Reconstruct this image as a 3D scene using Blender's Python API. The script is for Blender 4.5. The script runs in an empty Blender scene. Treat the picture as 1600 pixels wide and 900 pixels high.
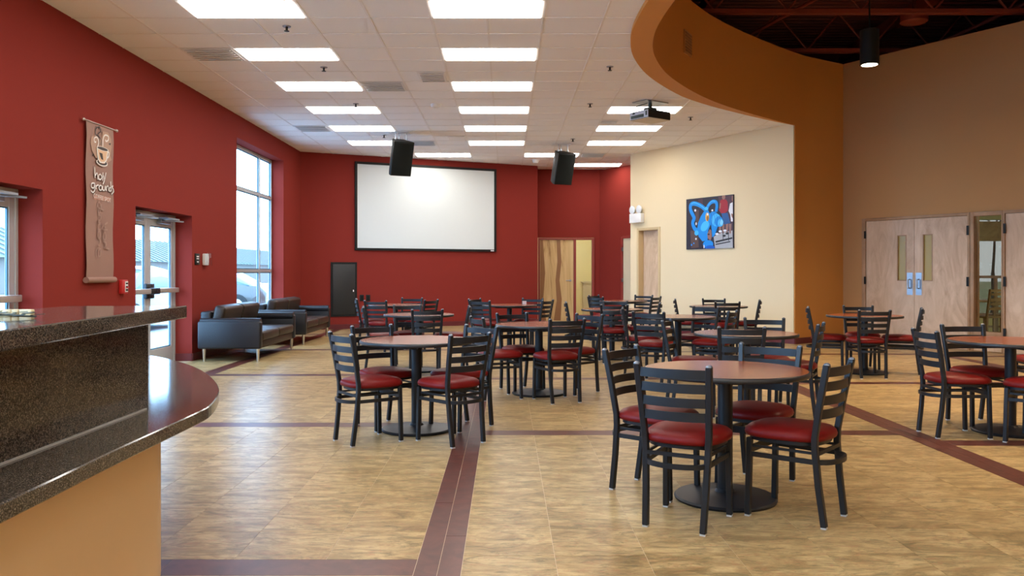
import bpy, bmesh, math, random
from mathutils import Vector, Matrix
random.seed(7)
PI = math.pi
COL = bpy.context.scene.collection
SC = bpy.context.scene

# ------------------------------------------------------------------ camera, sky, exposure
F, VX, HY, CH = 1290.0, 791.0, 425.0, 1.33      # focal length in px (1600 wide), vanishing point, eye height
cd = bpy.data.cameras.new('camera'); cam = bpy.data.objects.new('camera', cd); COL.objects.link(cam)
cam.location = (0, 0, CH); cam.rotation_euler = (PI/2, 0, 0)
cd.sensor_width = 36; cd.lens = 36*F/1600.0
cd.shift_x = (800-VX)/1600.0; cd.shift_y = (HY-450)/1600.0
cd.clip_start = .05; cd.clip_end = 500
SC.camera = cam
w = bpy.data.worlds.new('world'); SC.world = w; w.use_nodes = True
bg = w.node_tree.nodes['Background']
bg.inputs[0].default_value = (.36, .64, 1.0, 1); bg.inputs[1].default_value = 13.5   # even overcast sky
vs = SC.view_settings
vs.view_transform = 'Standard'; vs.look = 'None'; vs.exposure = 0.2; vs.gamma = 1.0; vs.use_curve_mapping = False
TROFFER = 12.5          # emission of the ceiling light diffusers
PEND_W = 520.0         # watts of each pendant downlight
try:
    SC.cycles.max_bounces = 10; SC.cycles.diffuse_bounces = 7; SC.cycles.glossy_bounces = 4
    SC.cycles.transparent_max_bounces = 12; SC.cycles.sample_clamp_indirect = 6
    SC.cycles.caustics_reflective = False; SC.cycles.caustics_refractive = False
except Exception: pass

ZC = 4.08              # low ceiling height
ZH = 5.37              # top of the rotunda walls
ZD = 6.40              # roof deck

# ------------------------------------------------------------------ helpers
class MB:
    def __init__(s): s.v = []; s.f = []; s.m = []
    def add(s, vs, fs, mi=0):
        o = len(s.v); s.v += [tuple(p) for p in vs]
        for f in fs: s.f.append(tuple(i+o for i in f)); s.m.append(mi)
        return s
    def box(s, a, b, mi=0):
        x0,y0,z0 = a; x1,y1,z1 = b
        return s.add([(x0,y0,z0),(x1,y0,z0),(x1,y1,z0),(x0,y1,z0),(x0,y0,z1),(x1,y0,z1),(x1,y1,z1),(x0,y1,z1)],
              [(0,3,2,1),(4,5,6,7),(0,1,5,4),(1,2,6,5),(2,3,7,6),(3,0,4,7)], mi)
    def obox(s, c, ax, ay, az, mi=0):            # oriented box: centre and three half-axis vectors
        c=Vector(c); ax=Vector(ax); ay=Vector(ay); az=Vector(az); P=[]
        for k in (-1,1):
            for i,j in ((-1,-1),(1,-1),(1,1),(-1,1)): P.append(c+ax*i+ay*j+az*k)
        return s.add(P,[(0,3,2,1),(4,5,6,7),(0,1,5,4),(1,2,6,5),(2,3,7,6),(3,0,4,7)],mi)
    def prism(s, poly, z0, z1, mi=0):
        n=len(poly); P=[(x,y,z0) for x,y in poly]+[(x,y,z1) for x,y in poly]
        fs=[tuple(range(n-1,-1,-1)),tuple(range(n,2*n))]+[(i,(i+1)%n,n+(i+1)%n,n+i) for i in range(n)]
        return s.add(P,fs,mi)
    def sweep(s, path, w, h, up=(0,0,1), closed=False, mi=0):
        path=[Vector(p) for p in path]; up=Vector(up); n=len(path); P=[]
        for i,p in enumerate(path):
            a=path[i-1] if (i>0 or closed) else p
            b=path[(i+1)%n] if (i<n-1 or closed) else p
            t=(b-a).normalized(); sd=t.cross(up).normalized(); u=sd.cross(t).normalized()
            P += [p-sd*w/2-u*h/2, p+sd*w/2-u*h/2, p+sd*w/2+u*h/2, p-sd*w/2+u*h/2]
        fs=[]
        for i in range(n if closed else n-1):
            j=(i+1)%n
            for k in range(4): fs.append((i*4+k,i*4+(k+1)%4,j*4+(k+1)%4,j*4+k))
        if not closed: fs += [(3,2,1,0),tuple((n-1)*4+k for k in range(4))]
        return s.add(P,fs,mi)
    def tube(s, path, r, seg=8, mi=0, r2=None):
        path=[Vector(p) for p in path]; n=len(path); P=[]
        for i,p in enumerate(path):
            a=path[max(i-1,0)]; b=path[min(i+1,n-1)]; t=(b-a).normalized()
            up=Vector((0,0,1)) if abs(t.z)<.9 else Vector((1,0,0))
            sd=t.cross(up).normalized(); u=sd.cross(t)
            rr = r if r2 is None else r+(r2-r)*i/(n-1)
            for k in range(seg):
                q=2*PI*k/seg; P.append(p+sd*math.cos(q)*rr+u*math.sin(q)*rr)
        fs=[]
        for i in range(n-1):
            for k in range(seg): fs.append((i*seg+k,i*seg+(k+1)%seg,(i+1)*seg+(k+1)%seg,(i+1)*seg+k))
        fs += [tuple(range(seg-1,-1,-1)),tuple((n-1)*seg+k for k in range(seg))]
        return s.add(P,fs,mi)
    def lathe(s, prof, seg=32, c=(0,0,0), mi=0, T=None):  # prof: (r,z) from bottom to top; ends capped
        P=[]
        for r,z in prof:
            for k in range(seg):
                q=2*PI*k/seg; p=Vector((math.cos(q)*r,math.sin(q)*r,z))
                if T: p = T@p
                P.append(p+Vector(c))
        n=len(prof); fs=[]
        for i in range(n-1):
            for k in range(seg): fs.append((i*seg+k,i*seg+(k+1)%seg,(i+1)*seg+(k+1)%seg,(i+1)*seg+k))
        fs += [tuple(range(seg-1,-1,-1)),tuple((n-1)*seg+k for k in range(seg))]
        return s.add(P,fs,mi)
    def mesh(s, name, mats, bevel=0, seg=2, angle=35):
        me=bpy.data.meshes.new(name); bm=bmesh.new()
        V=[bm.verts.new(p) for p in s.v]
        for f,mi in zip(s.f,s.m):
            try: fc=bm.faces.new([V[i] for i in f]); fc.material_index=mi
            except ValueError: pass
        bmesh.ops.recalc_face_normals(bm, faces=bm.faces)
        if bevel:
            es=[e for e in bm.edges if len(e.link_faces)==2 and e.calc_face_angle(0)>.6]
            bmesh.ops.bevel(bm, geom=es, offset=bevel, segments=seg, profile=.5, affect='EDGES', clamp_overlap=True)
        bm.to_mesh(me); bm.free()
        for m in (mats if isinstance(mats,(list,tuple)) else [mats]): me.materials.append(m)
        me.polygons.foreach_set('use_smooth',[True]*len(me.polygons))
        me.set_sharp_from_angle(angle=math.radians(angle))
        return me
    def build(s, name, mats, parent=None, loc=None, bevel=0, seg=2, angle=35):
        o=bpy.data.objects.new(name, s.mesh(name,mats,bevel,seg,angle)); COL.objects.link(o)
        if parent: o.parent=parent
        if loc: o.location=loc
        return o
def link(me, name, parent=None, loc=None):
    o=bpy.data.objects.new(name, me); COL.objects.link(o)
    if parent: o.parent=parent
    if loc: o.location=loc
    return o
def tag(o, label, cat, group=None, kind=None):
    o['label']=label; o['category']=cat
    if group: o['group']=group
    if kind: o['kind']=kind
    return o
def thing(name, label, cat, loc=(0,0,0), rz=0, group=None, kind=None):
    o=bpy.data.objects.new(name,None); COL.objects.link(o); o.location=loc; o.rotation_euler=(0,0,rz); o.empty_display_size=.1
    return tag(o,label,cat,group,kind)
def copy_tree(o, kids):
    r=o.copy(); COL.objects.link(r)
    def rec(a,b):
        for ch in kids.get(a.name,[]):
            c=ch.copy(); COL.objects.link(c); c.parent=b; rec(ch,c)
    rec(o,r); return r
def kids_map(o):
    d={}
    for x in bpy.data.objects:
        if x.parent: d.setdefault(x.parent.name,[]).append(x)
    return d

# ------------------------------------------------------------------ materials
def srgb(r,g,b):
    f=lambda c:(c/255/12.92 if c/255<=.04045 else ((c/255+.055)/1.055)**2.4)
    return (f(r),f(g),f(b))
def M(name, col, rough=.5, metal=0, spec=.5, bump=None, var=None, coat=0):
    m=bpy.data.materials.new(name); m.use_nodes=True; nt=m.node_tree; p=nt.nodes['Principled BSDF']
    p.inputs['Base Color'].default_value=(*col,1); p.inputs['Roughness'].default_value=rough
    p.inputs['Metallic'].default_value=metal; p.inputs['Specular IOR Level'].default_value=spec
    p.inputs['Coat Weight'].default_value=coat
    if bump or var:
        g=nt.nodes.new('ShaderNodeNewGeometry')
    if bump:                                     # (scale, strength, distance)
        n=nt.nodes.new('ShaderNodeTexNoise'); n.inputs['Scale'].default_value=bump[0]; n.inputs['Detail'].default_value=3
        nt.links.new(g.outputs['Position'],n.inputs['Vector'])
        b=nt.nodes.new('ShaderNodeBump'); b.inputs['Strength'].default_value=bump[1]; b.inputs['Distance'].default_value=bump[2]
        nt.links.new(n.outputs['Fac'],b.inputs['Height']); nt.links.new(b.outputs['Normal'],p.inputs['Normal'])
    if var:                                      # (scale, amount)
        n=nt.nodes.new('ShaderNodeTexNoise'); n.inputs['Scale'].default_value=var[0]; n.inputs['Detail'].default_value=4
        nt.links.new(g.outputs['Position'],n.inputs['Vector'])
        mx=nt.nodes.new('ShaderNodeMix'); mx.data_type='RGBA'
        mx.inputs[6].default_value=(*[c*(1-var[1]) for c in col],1); mx.inputs[7].default_value=(*[min(1,c*(1+var[1])) for c in col],1)
        nt.links.new(n.outputs['Fac'],mx.inputs[0]); nt.links.new(mx.outputs[2],p.inputs['Base Color'])
    return m
def emis(name, col, st):
    m=bpy.data.materials.new(name); m.use_nodes=True; p=m.node_tree.nodes['Principled BSDF']
    p.inputs['Base Color'].default_value=(*[c*.8 for c in col],1)
    p.inputs['Emission Color'].default_value=(*col,1); p.inputs['Emission Strength'].default_value=st
    return m
def ramp(nt, fac, stops):
    r=nt.nodes.new('ShaderNodeValToRGB'); e=r.color_ramp.elements
    while len(e)<len(stops): e.new(.5)
    for k,(pos,c) in enumerate(stops): e[k].position=pos; e[k].color=(*c,1)
    nt.links.new(fac,r.inputs[0]); return r.outputs[0]
def wood(name, stops, axis_scale=(1,1,1), rough=.4, scale=3.0, dist=1.5, local=False, coat=0, objrand=False, spec=.35):
    m=M(name,(.3,.2,.1),rough,coat=coat,spec=.35); nt=m.node_tree; p=nt.nodes['Principled BSDF']; p.inputs['Specular IOR Level'].default_value=spec
    if local: t=nt.nodes.new('ShaderNodeTexCoord').outputs['Object']
    else: t=nt.nodes.new('ShaderNodeNewGeometry').outputs['Position']
    mp=nt.nodes.new('ShaderNodeMapping'); mp.inputs['Scale'].default_value=axis_scale; nt.links.new(t,mp.inputs['Vector'])
    if objrand:
        oi=nt.nodes.new('ShaderNodeObjectInfo'); ml=nt.nodes.new('ShaderNodeMath'); ml.operation='MULTIPLY'; ml.inputs[1].default_value=37
        nt.links.new(oi.outputs['Random'],ml.inputs[0]); nt.links.new(ml.outputs[0],mp.inputs['Location'])
    n=nt.nodes.new('ShaderNodeTexNoise'); n.inputs['Scale'].default_value=scale; n.inputs['Detail'].default_value=6
    n.inputs['Roughness'].default_value=.6; n.inputs['Distortion'].default_value=dist
    nt.links.new(mp.outputs[0],n.inputs['Vector']); nt.links.new(ramp(nt,n.outputs['Fac'],stops),p.inputs['Base Color'])
    return m
def glass(name, tint=(1,1,1), refl=.9):
    m=bpy.data.materials.new(name); m.use_nodes=True; nt=m.node_tree; nt.nodes.remove(nt.nodes['Principled BSDF'])
    out=nt.nodes['Material Output']; tr=nt.nodes.new('ShaderNodeBsdfTransparent'); tr.inputs[0].default_value=(*tint,1)
    gl=nt.nodes.new('ShaderNodeBsdfGlossy'); gl.inputs['Roughness'].default_value=.01; gl.inputs[0].default_value=(refl,refl,refl,1)
    fr=nt.nodes.new('ShaderNodeFresnel'); fr.inputs[0].default_value=1.45; mx=nt.nodes.new('ShaderNodeMixShader')
    ge=nt.nodes.new('ShaderNodeNewGeometry'); fm=nt.nodes.new('ShaderNodeMath'); fm.operation='SUBTRACT'; fm.use_clamp=True   # reflect on the outer face of the pane only
    nt.links.new(fr.outputs[0],fm.inputs[0]); nt.links.new(ge.outputs['Backfacing'],fm.inputs[1])
    nt.links.new(fm.outputs[0],mx.inputs[0]); nt.links.new(tr.outputs[0],mx.inputs[1]); nt.links.new(gl.outputs[0],mx.inputs[2])
    nt.links.new(mx.outputs[0],out.inputs[0]); return m

RED   = M('red_wall_paint',(.235,.029,.021),.8,spec=.08,bump=(180,.08,.002))
CREAM = M('cream_wall_paint',(.79,.655,.43),.6,spec=.2,bump=(180,.08,.002))
TAN   = M('tan_wall_paint',(.50,.275,.115),.65,spec=.25,bump=(180,.08,.002))
AMBER = M('amber_wall_paint',(.61,.27,.066),.65,spec=.25,bump=(180,.08,.002))
BASEC = M('counter_base_paint',(.84,.59,.33),.5,spec=.3,bump=(180,.08,.002))
BASEB = M('burgundy_baseboard_vinyl',(.13,.018,.02),.4)
DRED  = M('dark_red_steel_paint',(.10,.012,.010),.6)
ORED  = M('red_steel_chord_paint',(.20,.03,.015),.6)
TILEC = M('ceiling_tile_mineral',(.92,.91,.91),.9,spec=.1,bump=(90,.25,.004),var=(140,.05))
GRID  = M('ceiling_grid_steel',(.84,.81,.79),.45)
GREYV = M('grey_vent_metal',(.80,.80,.80),.6)
WHITE = M('white_plastic',(.8,.8,.8),.4)
ALU   = M('aluminium_frame',(.55,.58,.60),.35,metal=.35)
STEEL = M('brushed_steel',(.34,.37,.42),.35,metal=1)
BLACKM= M('black_powder_coated_steel',(.009,.010,.013),.42,spec=.38,bump=(420,.1,.001))
BLACKP= M('black_plastic',(.006,.007,.007),.55,spec=.3)
BLACKE= M('black_rubber_edge',(.018,.018,.02),.4)
VINYL = M('red_vinyl',(.145,.006,.005),.42,spec=.16,bump=(120,.06,.001))
LEATH = M('black_leather',(.012,.012,.015),.40,spec=.45,bump=(60,.35,.004))
LEATHB= M('brown_black_leather',(.030,.018,.012),.42,spec=.4,bump=(40,.5,.006))
SCREEN= M('projection_fabric',(.68,.72,.715),.7,spec=.2)
CHROME= M('chrome_leg',(.7,.66,.6),.3,metal=1)
GLS   = glass('window_glass',(.97,.99,1.0)); GLSY=glass('tinted_glass',(.97,.93,.80))
REDP  = M('red_plastic',(.5,.02,.02),.4)
GOLDG = M('amber_wired_glass',(.42,.30,.06),.3)
LIGHTM= emis('light_diffuser',(1.0,.965,.91),TROFFER)
FOAM  = M('speaker_grille',(.006,.008,.007),.8,spec=.2,bump=(600,.4,.002))
def speckle():
    m=M('black_speckled_granite',(.03,.025,.022),.09,spec=.42); nt=m.node_tree; p=nt.nodes['Principled BSDF']
    g=nt.nodes.new('ShaderNodeNewGeometry')
    v=nt.nodes.new('ShaderNodeTexVoronoi'); v.inputs['Scale'].default_value=420; nt.links.new(g.outputs['Position'],v.inputs['Vector'])
    n=nt.nodes.new('ShaderNodeTexNoise'); n.inputs['Scale'].default_value=210; n.inputs['Detail'].default_value=5; nt.links.new(g.outputs['Position'],n.inputs['Vector'])
    ad=nt.nodes.new('ShaderNodeMath'); ad.operation='MULTIPLY_ADD'; ad.inputs[1].default_value=.35
    nt.links.new(v.outputs['Distance'],ad.inputs[0]); nt.links.new(n.outputs['Fac'],ad.inputs[2])
    c=ramp(nt,ad.outputs[0],[(.42,(.012,.011,.012)),(.62,(.024,.021,.019)),(.72,(.075,.058,.043)),(.84,(.19,.155,.12))])
    nt.links.new(c,p.inputs['Base Color']); return m
GRAN = speckle()
def floor_mat():
    m=M('stone_look_vinyl_tile',(.4,.3,.2),.34,spec=.15); nt=m.node_tree; p=nt.nodes['Principled BSDF']
    g=nt.nodes.new('ShaderNodeNewGeometry'); oi=nt.nodes.new('ShaderNodeObjectInfo')
    cb=nt.nodes.new('ShaderNodeMath'); cb.operation='MULTIPLY'; cb.inputs[1].default_value=53; nt.links.new(oi.outputs['Random'],cb.inputs[0])
    def nz(sc,scale,det,dist,rg=.6):
        mp=nt.nodes.new('ShaderNodeMapping'); mp.inputs['Scale'].default_value=sc; nt.links.new(g.outputs['Position'],mp.inputs['Vector'])
        nt.links.new(cb.outputs[0],mp.inputs['Location'])
        n=nt.nodes.new('ShaderNodeTexNoise'); n.inputs['Scale'].default_value=scale; n.inputs['Detail'].default_value=det
        n.inputs['Distortion'].default_value=dist; n.inputs['Roughness'].default_value=rg
        nt.links.new(mp.outputs[0],n.inputs['Vector']); return n.outputs['Fac']
    a=nz((1,2.4,1),2.2,9,1.4,.72); b=nz((.9,2.8,1),4.6,9,2.0,.78); c=nz((.9,2.8,1),7.5,8,2.6,.78)
    base=ramp(nt,a,[(.32,(.19,.12,.05)),(.44,(.33,.22,.095)),(.55,(.46,.325,.15)),(.70,(.55,.41,.205))])
    mk=ramp(nt,b,[(.48,(0,0,0)),(.60,(1,1,1))])
    mx=nt.nodes.new('ShaderNodeMix'); mx.data_type='RGBA'; mx.inputs[7].default_value=(.15,.115,.05,1)
    f=nt.nodes.new('ShaderNodeMath'); f.operation='MULTIPLY'; f.inputs[1].default_value=.75; nt.links.new(mk,f.inputs[0])
    nt.links.new(f.outputs[0],mx.inputs[0]); nt.links.new(base,mx.inputs[6])
    mk2=ramp(nt,c,[(.53,(0,0,0)),(.64,(1,1,1))])
    mx2=nt.nodes.new('ShaderNodeMix'); mx2.data_type='RGBA'; mx2.inputs[7].default_value=(.36,.155,.075,1)
    f2=nt.nodes.new('ShaderNodeMath'); f2.operation='MULTIPLY'; f2.inputs[1].default_value=.75; nt.links.new(mk2,f2.inputs[0])
    nt.links.new(f2.outputs[0],mx2.inputs[0]); nt.links.new(mx.outputs[2],mx2.inputs[6])
    nt.links.new(mx2.outputs[2],p.inputs['Base Color'])
    bp=nt.nodes.new('ShaderNodeBump'); bp.inputs['Strength'].default_value=.12; bp.inputs['Distance'].default_value=.003
    nt.links.new(b,bp.inputs['Height']); nt.links.new(bp.outputs[0],p.inputs['Normal'])
    return m
TILEF = floor_mat()
JOINT = M('floor_joint',(.60,.46,.30),.5)
PLANKM= wood('burgundy_plank_vinyl',[(.35,(.07,.018,.012)),(.65,(.12,.032,.020))],(1,1,1),.38,6,1.2,objrand=True)
LAMIN = wood('cherry_laminate',[(.3,(.17,.040,.015)),(.5,(.25,.062,.022)),(.7,(.33,.088,.032))],(1.2,9,1),.22,3.0,.5,spec=.6)
MAPLE = wood('pale_birch_veneer',[(.3,(.50,.34,.22)),(.5,(.62,.45,.31)),(.7,(.72,.55,.40))],(2.0,2.0,.7),.4,1.6,2.2)
OAKB  = wood('bold_grain_veneer',[(.36,(.36,.19,.07)),(.46,(.62,.42,.18)),(.62,(.72,.52,.25))],(2.2,1,.25),.35,1.6,1.6)
OAKD  = M('brown_heartwood',(.30,.14,.05),.4)
TRIMW = wood('door_frame_wood',[(.3,(.34,.20,.11)),(.7,(.46,.29,.17))],(1,1,1),.45,3,1)

# ------------------------------------------------------------------ plan geometry
def on_line(A,B,px):                 # where the sight line of column px meets the wall line A-B (a point of the plan)
    r=(px-VX)/F; dx,dy=B[0]-A[0],B[1]-A[1]; t=(r*A[1]-A[0])/(dx-r*dy); return t
def pt(A,B,t): return (A[0]+(B[0]-A[0])*t, A[1]+(B[1]-A[1])*t)
def zat(y,py): return CH+(HY-py)*y/F
LW=-4.7
A0=(LW,18.87); B0=(.81,21.4); RC0=(.85,22.3); RC1=(2.52,22.3); RR=(3.9,20.0)
P0=(2.905,19.3); Q0=(5.315,15.2); K0=(6.55,16.05); K1=(11.4,8.45)
curve_pts=[K0,(5.95,15.67),Q0,(3.97,13.87),(3.06,12.76),(2.31,11.5),(1.90,10.47),(1.71,9.61),(1.66,8.77),(1.72,7.8),(1.98,6.7),(2.55,5.4),(3.4,4.2),(4.6,3.1),(6.2,2.3),(8.5,1.7),(11.4,1.4)]
def cr(pts,n=6):
    P=[Vector(p).to_3d() for p in pts]; P=[P[0]*2-P[1]]+P+[P[-1]*2-P[-2]]; out=[]
    for i in range(1,len(P)-2):
        for k in range(n):
            t=k/n; a,b,c,d=P[i-1:i+3]
            out.append(.5*((2*b)+(c-a)*t+(2*a-5*b+4*c-d)*t*t+(3*b-a-3*c+d)*t**3))
    out.append(P[-2]); return [(p.x,p.y) for p in out]
curve=cr(curve_pts)
def offset(c,d):
    o=[]
    for i,p in enumerate(c):
        a=c[max(i-1,0)]; b=c[min(i+1,len(c)-1)]; t=Vector((b[0]-a[0],b[1]-a[1])).normalized()
        o.append((p[0]+t.y*d, p[1]-t.x*d))
    return o
sgn=1
# outer must lie on the low-ceiling side (left of the opening)
if offset(curve,.25)[40][0]>curve[40][0]: sgn=-1
iq=12                                # index of Q0 in the curve (2 spans of 6)
def thick(i): return .26*(max(0,(iq-i)/iq) if i<iq else min(1,(i-iq)/13.0)**.8)
outer=[offset(curve,sgn*max(.012,thick(i)))[i] for i in range(len(curve))]
mid=list(outer)

room=[(LW,-5),(K1[0],-5),K1,K0,Q0,P0,(3.05,19.42),RR,RC1,RC0,B0,A0]
lowc=[(LW,-5),(K1[0],-5),mid[-1]]+mid[::-1][1:-iq]+[Q0,P0,(3.05,19.42),RR,RC1,RC0,B0,A0]
def area(p): return .5*sum(p[i][0]*p[(i+1)%len(p)][1]-p[(i+1)%len(p)][0]*p[i][1] for i in range(len(p)))
def clip_rect(poly,x0,x1,y0,y1):
    def cl(p,ax,val,keep_gt):
        out=[]
        for i in range(len(p)):
            a,b=p[i],p[(i+1)%len(p)]
            ia=(a[ax]>=val) if keep_gt else (a[ax]<=val); ib=(b[ax]>=val) if keep_gt else (b[ax]<=val)
            if ia: out.append(a)
            if ia!=ib:
                t=(val-a[ax])/(b[ax]-a[ax]); q=[a[0]+(b[0]-a[0])*t,a[1]+(b[1]-a[1])*t]; q[ax]=val; out.append(tuple(q))
        return out
    for ax,val,g in ((0,x0,True),(0,x1,False),(1,y0,True),(1,y1,False)):
        poly=cl(poly,ax,val,g)
        if not poly: return []
    out=[]
    for p in poly:
        if not out or math.dist(p,out[-1])>1e-5: out.append(p)
    if len(out)>1 and math.dist(out[0],out[-1])<1e-5: out.pop()
    k=0                                          # drop collinear points and zero-width spikes left by the clipping
    while len(out)>=3 and k<len(out):
        a,b,c=out[k-1],out[k],out[(k+1)%len(out)]
        if abs((b[0]-a[0])*(c[1]-b[1])-(b[1]-a[1])*(c[0]-b[0]))<1e-7: out.pop(k); k=0
        else: k+=1
    return out if len(out)>=3 and abs(area(out))>.0025 else []

# ------------------------------------------------------------------ floor
fl=MB().prism([(-5.3,-5.3),(14.2,-5.3),(14.2,19.0),(5,22.6),(5,26),(-.5,26),(-.5,22.6),(-5.3,22.6)],-.15,-.0015).build('floor',JOINT)
tag(fl,'stone-look tiled floor with burgundy plank borders','floor',kind='structure')
BX=[(-.41,-.2),(3.215,3.44),(-4.0,-3.8),(6.87,7.08)]           # long plank bands
panels=[(-7.4,-4.0,3.72),(-3.8,-.41,3.72),(-.2,3.215,3.36),(3.44,6.87,2.95),(7.08,10.5,2.6),(10.5,13,2.6)]
PITCH=3.47; SW=.2; G=.0012
def ftile(x0,x1,y0,y1,kindlist):
    kindlist.append((x0+G,x1-G,y0+G,y1-G))
tiles=[]; planks=[]
for (x0,x1,ys) in panels:
    k=-3
    while ys+k*PITCH<24:
        yc=ys+k*PITCH; nx=max(1,round((x1-x0)/.427))
        n=3
        for j in range(n): ftile(x0+(x1-x0)*j/n,x0+(x1-x0)*(j+1)/n,yc-SW/2,yc+SW/2,planks)
        for i in range(nx):
            for j in range(8):
                a=yc+SW/2+(PITCH-SW)*j/8; b=yc+SW/2+(PITCH-SW)*(j+1)/8
                ftile(x0+(x1-x0)*i/nx,x0+(x1-x0)*(i+1)/nx,a,b,tiles)
        k+=1
for (x0,x1) in BX:
    for h in range(2):
        y=-5-.6*h
        while y<23: ftile(x0+(x1-x0)*h/2,x0+(x1-x0)*(h+1)/2,y,y+1.22,planks); y+=1.22
def visible(x,y): return y>3.4 and -.66<x/y<.64
def lay(lst,name,mat,maxn,z0=-.0015):
    cand=[]; rest=MB()
    for r in lst:
        p=clip_rect(room,*r)
        if not p: continue
        c=((r[0]+r[1])/2,(r[2]+r[3])/2)
        cand.append((0 if visible(*c) else 1,math.hypot(*c),r,p,c))
    cand.sort(key=lambda q:(q[0],q[1])); cache={}
    for i,(v,d,r,p,c) in enumerate(cand):
        if i<maxn and v==0:
            full=abs(abs(area(p))-(r[1]-r[0])*(r[3]-r[2]))<1e-4
            if full:
                key=(round(r[1]-r[0],3),round(r[3]-r[2],3))
                if key not in cache:
                    hx,hy=(r[1]-r[0])/2,(r[3]-r[2])/2
                    cache[key]=MB().box((-hx,-hy,z0),(hx,hy,0)).mesh(name,mat)
                link(cache[key],name,fl,(c[0],c[1],0))
            else: MB().prism([(a-c[0],b-c[1]) for a,b in p],z0,0).build(name,mat,fl,(c[0],c[1],0))
        else: rest.prism(p,z0,0)
    o=rest.build(name,mat,fl); o['kind']='stuff'
lay(tiles,'floor_tile',TILEF,298)
lay(planks,'border_plank',PLANKM,140)

# ------------------------------------------------------------------ low ceiling: slab, tiles, grid, lights, vents
ce=MB().prism(lowc,ZC+.03,ZC+.12).build('ceiling',GRID); tag(ce,'white suspended tile ceiling with steel grid','ceiling',kind='structure')
XS=[-4.75,-4.02,-3.36,-2.75,-2.14,-1.48,-.815,-.205,.405,1.06,1.715,2.33,2.95,3.56,4.17,4.78,5.39,6.0,6.61,7.22,7.83,8.44,9.05,9.66,10.27,10.88,11.49]
RP=1.79/3
YS=[8.93+RP*k for k in range(-24,23)]
lights=[]
for k in range(-7,6):
    yf=8.93+1.79*k
    lights.append((-3.36,-2.14,yf)); lights.append((-.815,.405,yf))
    if k>=3 or k<=-5: lights.append((1.715,2.95,yf))
    if k<=-5: lights.append((4.17,5.39,yf)); lights.append((6.61,7.83,yf))
lights=[l for l in lights if l[2]>-4.4]
lights+= [(-2.14,-.815,19.67),(.405,1.715,19.67),(1.715,2.95,21.46)]
def covered(x0,x1,y1):
    return any(abs(l[2]-y1)<.05 and x0>=l[0]-.01 and x1<=l[1]+.01 for l in lights)
cand=[]
for i in range(len(XS)-1):
    for j in range(len(YS)-1):
        x0,x1,y0,y1=XS[i],XS[i+1],YS[j],YS[j+1]
        if covered(x0,x1,y1): continue
        g=.009; p=clip_rect(lowc,x0+g,x1-g,y0+g,y1-g)
        if p: cand.append((x0,x1,y0,y1,p))
rest=MB(); cache={}; nt_=0
for (x0,x1,y0,y1,p) in sorted(cand,key=lambda q:q[2]):
    c=((x0+x1)/2,(y0+y1)/2); g=.009
    if c[1]>8.0 and nt_<298 and abs(area(p))>.02:
        nt_+=1
        if abs(abs(area(p))-(x1-x0-2*g)*(y1-y0-2*g))<1e-4:
            key=round(x1-x0,3)
            if key not in cache:
                cache[key]=MB().box((-(x1-x0)/2+g,-(y1-y0)/2+g,0),((x1-x0)/2-g,(y1-y0)/2-g,.018)).mesh('ceiling_tile',TILEC)
            link(cache[key],'ceiling_tile',ce,(c[0],c[1],ZC))
        else: MB().prism([(a-c[0],b-c[1]) for a,b in p],0,.018).build('ceiling_tile',TILEC,ce,(c[0],c[1],ZC))
    else: rest.prism(p,ZC,ZC+.018)
o=rest.build('ceiling_tile',TILEC,ce); o['kind']='stuff'
def strip_clip(x0,x1,y0,y1,mb):
    pp=clip_rect(lowc,x0,x1,y0,y1)
    if pp: mb.prism(pp,ZC-.006,ZC+.028)
for x in XS[1:]:
    mb=MB()
    for j in range(len(YS)-1):
        # no cross-grid bar through the middle of a light
        if any(abs(l[2]-YS[j+1])<.05 and l[0]+.05<x<l[1]-.05 for l in lights): continue
        pp=clip_rect(lowc,x-.012,x+.012,YS[j],YS[j+1])
        if not pp: 
            q=[(a,b) for a,b in ((x-.012,YS[j]),)]
            continue
        mb.prism(pp,ZC-.006,ZC+.028)
    if mb.v: mb.build('grid_runner',GRID,ce)
for y in YS:
    mb=MB()
    for i in range(len(XS)-1):
        pp=clip_rect(lowc,XS[i],XS[i+1],y-.008,y+.008)
        if pp: mb.prism(pp,ZC-.005,ZC+.028)
    if mb.v and y>7.5: mb.build('cross_bar',GRID,ce)
# troffers
colname=lambda x:'left row' if x<-2.2 else ('centre row' if -1<x<.3 else ('right row' if x>1.5 else 'last staggered pair'))
ordn=['nearest','second','third','fourth','fifth','sixth','seventh']
for (x0,x1,yf) in lights:
    vis = yf>8.3
    k=round((yf-8.93)/1.79)
    if yf>20: lb='farthest short-looking ceiling light, before the red corridor wall'
    elif yf>19: lb='ceiling light %s, right above the far red wall'%('behind the left speaker' if x0<0 else 'behind the right speaker')
    elif vis:
        kk=k if colname(x0)!='right row' else k-3
        lb='fluorescent ceiling light, %s from the viewer in the %s'%(ordn[kk],colname(x0))
    else: lb='fluorescent ceiling light behind the viewer, %s, %s bay back'%({-3.36:'left row',-.815:'centre row',1.715:'first right row',4.17:'second right row',6.61:'third right row'}[x0],['','first','second','third','fourth','fifth','sixth','seventh','eighth'][-k])
    t=thing('ceiling_light',lb,'ceiling light',((x0+x1)/2,yf-RP/2,ZC),group='fluorescent ceiling lights')
    hx,hy=(x1-x0)/2-.014,RP/2-.012
    m=MB()
    for a,b in (((-hx,-hy,-.004),(hx,-hy+.022,.02)),((-hx,hy-.022,-.004),(hx,hy,.02)),((-hx,-hy+.022,-.004),(-hx+.022,hy-.022,.02)),((hx-.022,-hy+.022,-.004),(hx,hy-.022,.02))): m.box(a,b)
    m.build('frame',GRID,t)
    MB().box((-hx+.022,-hy+.022,-.014),(hx-.022,hy-.022,.012)).build('diffuser',LIGHTM,t)
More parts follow.
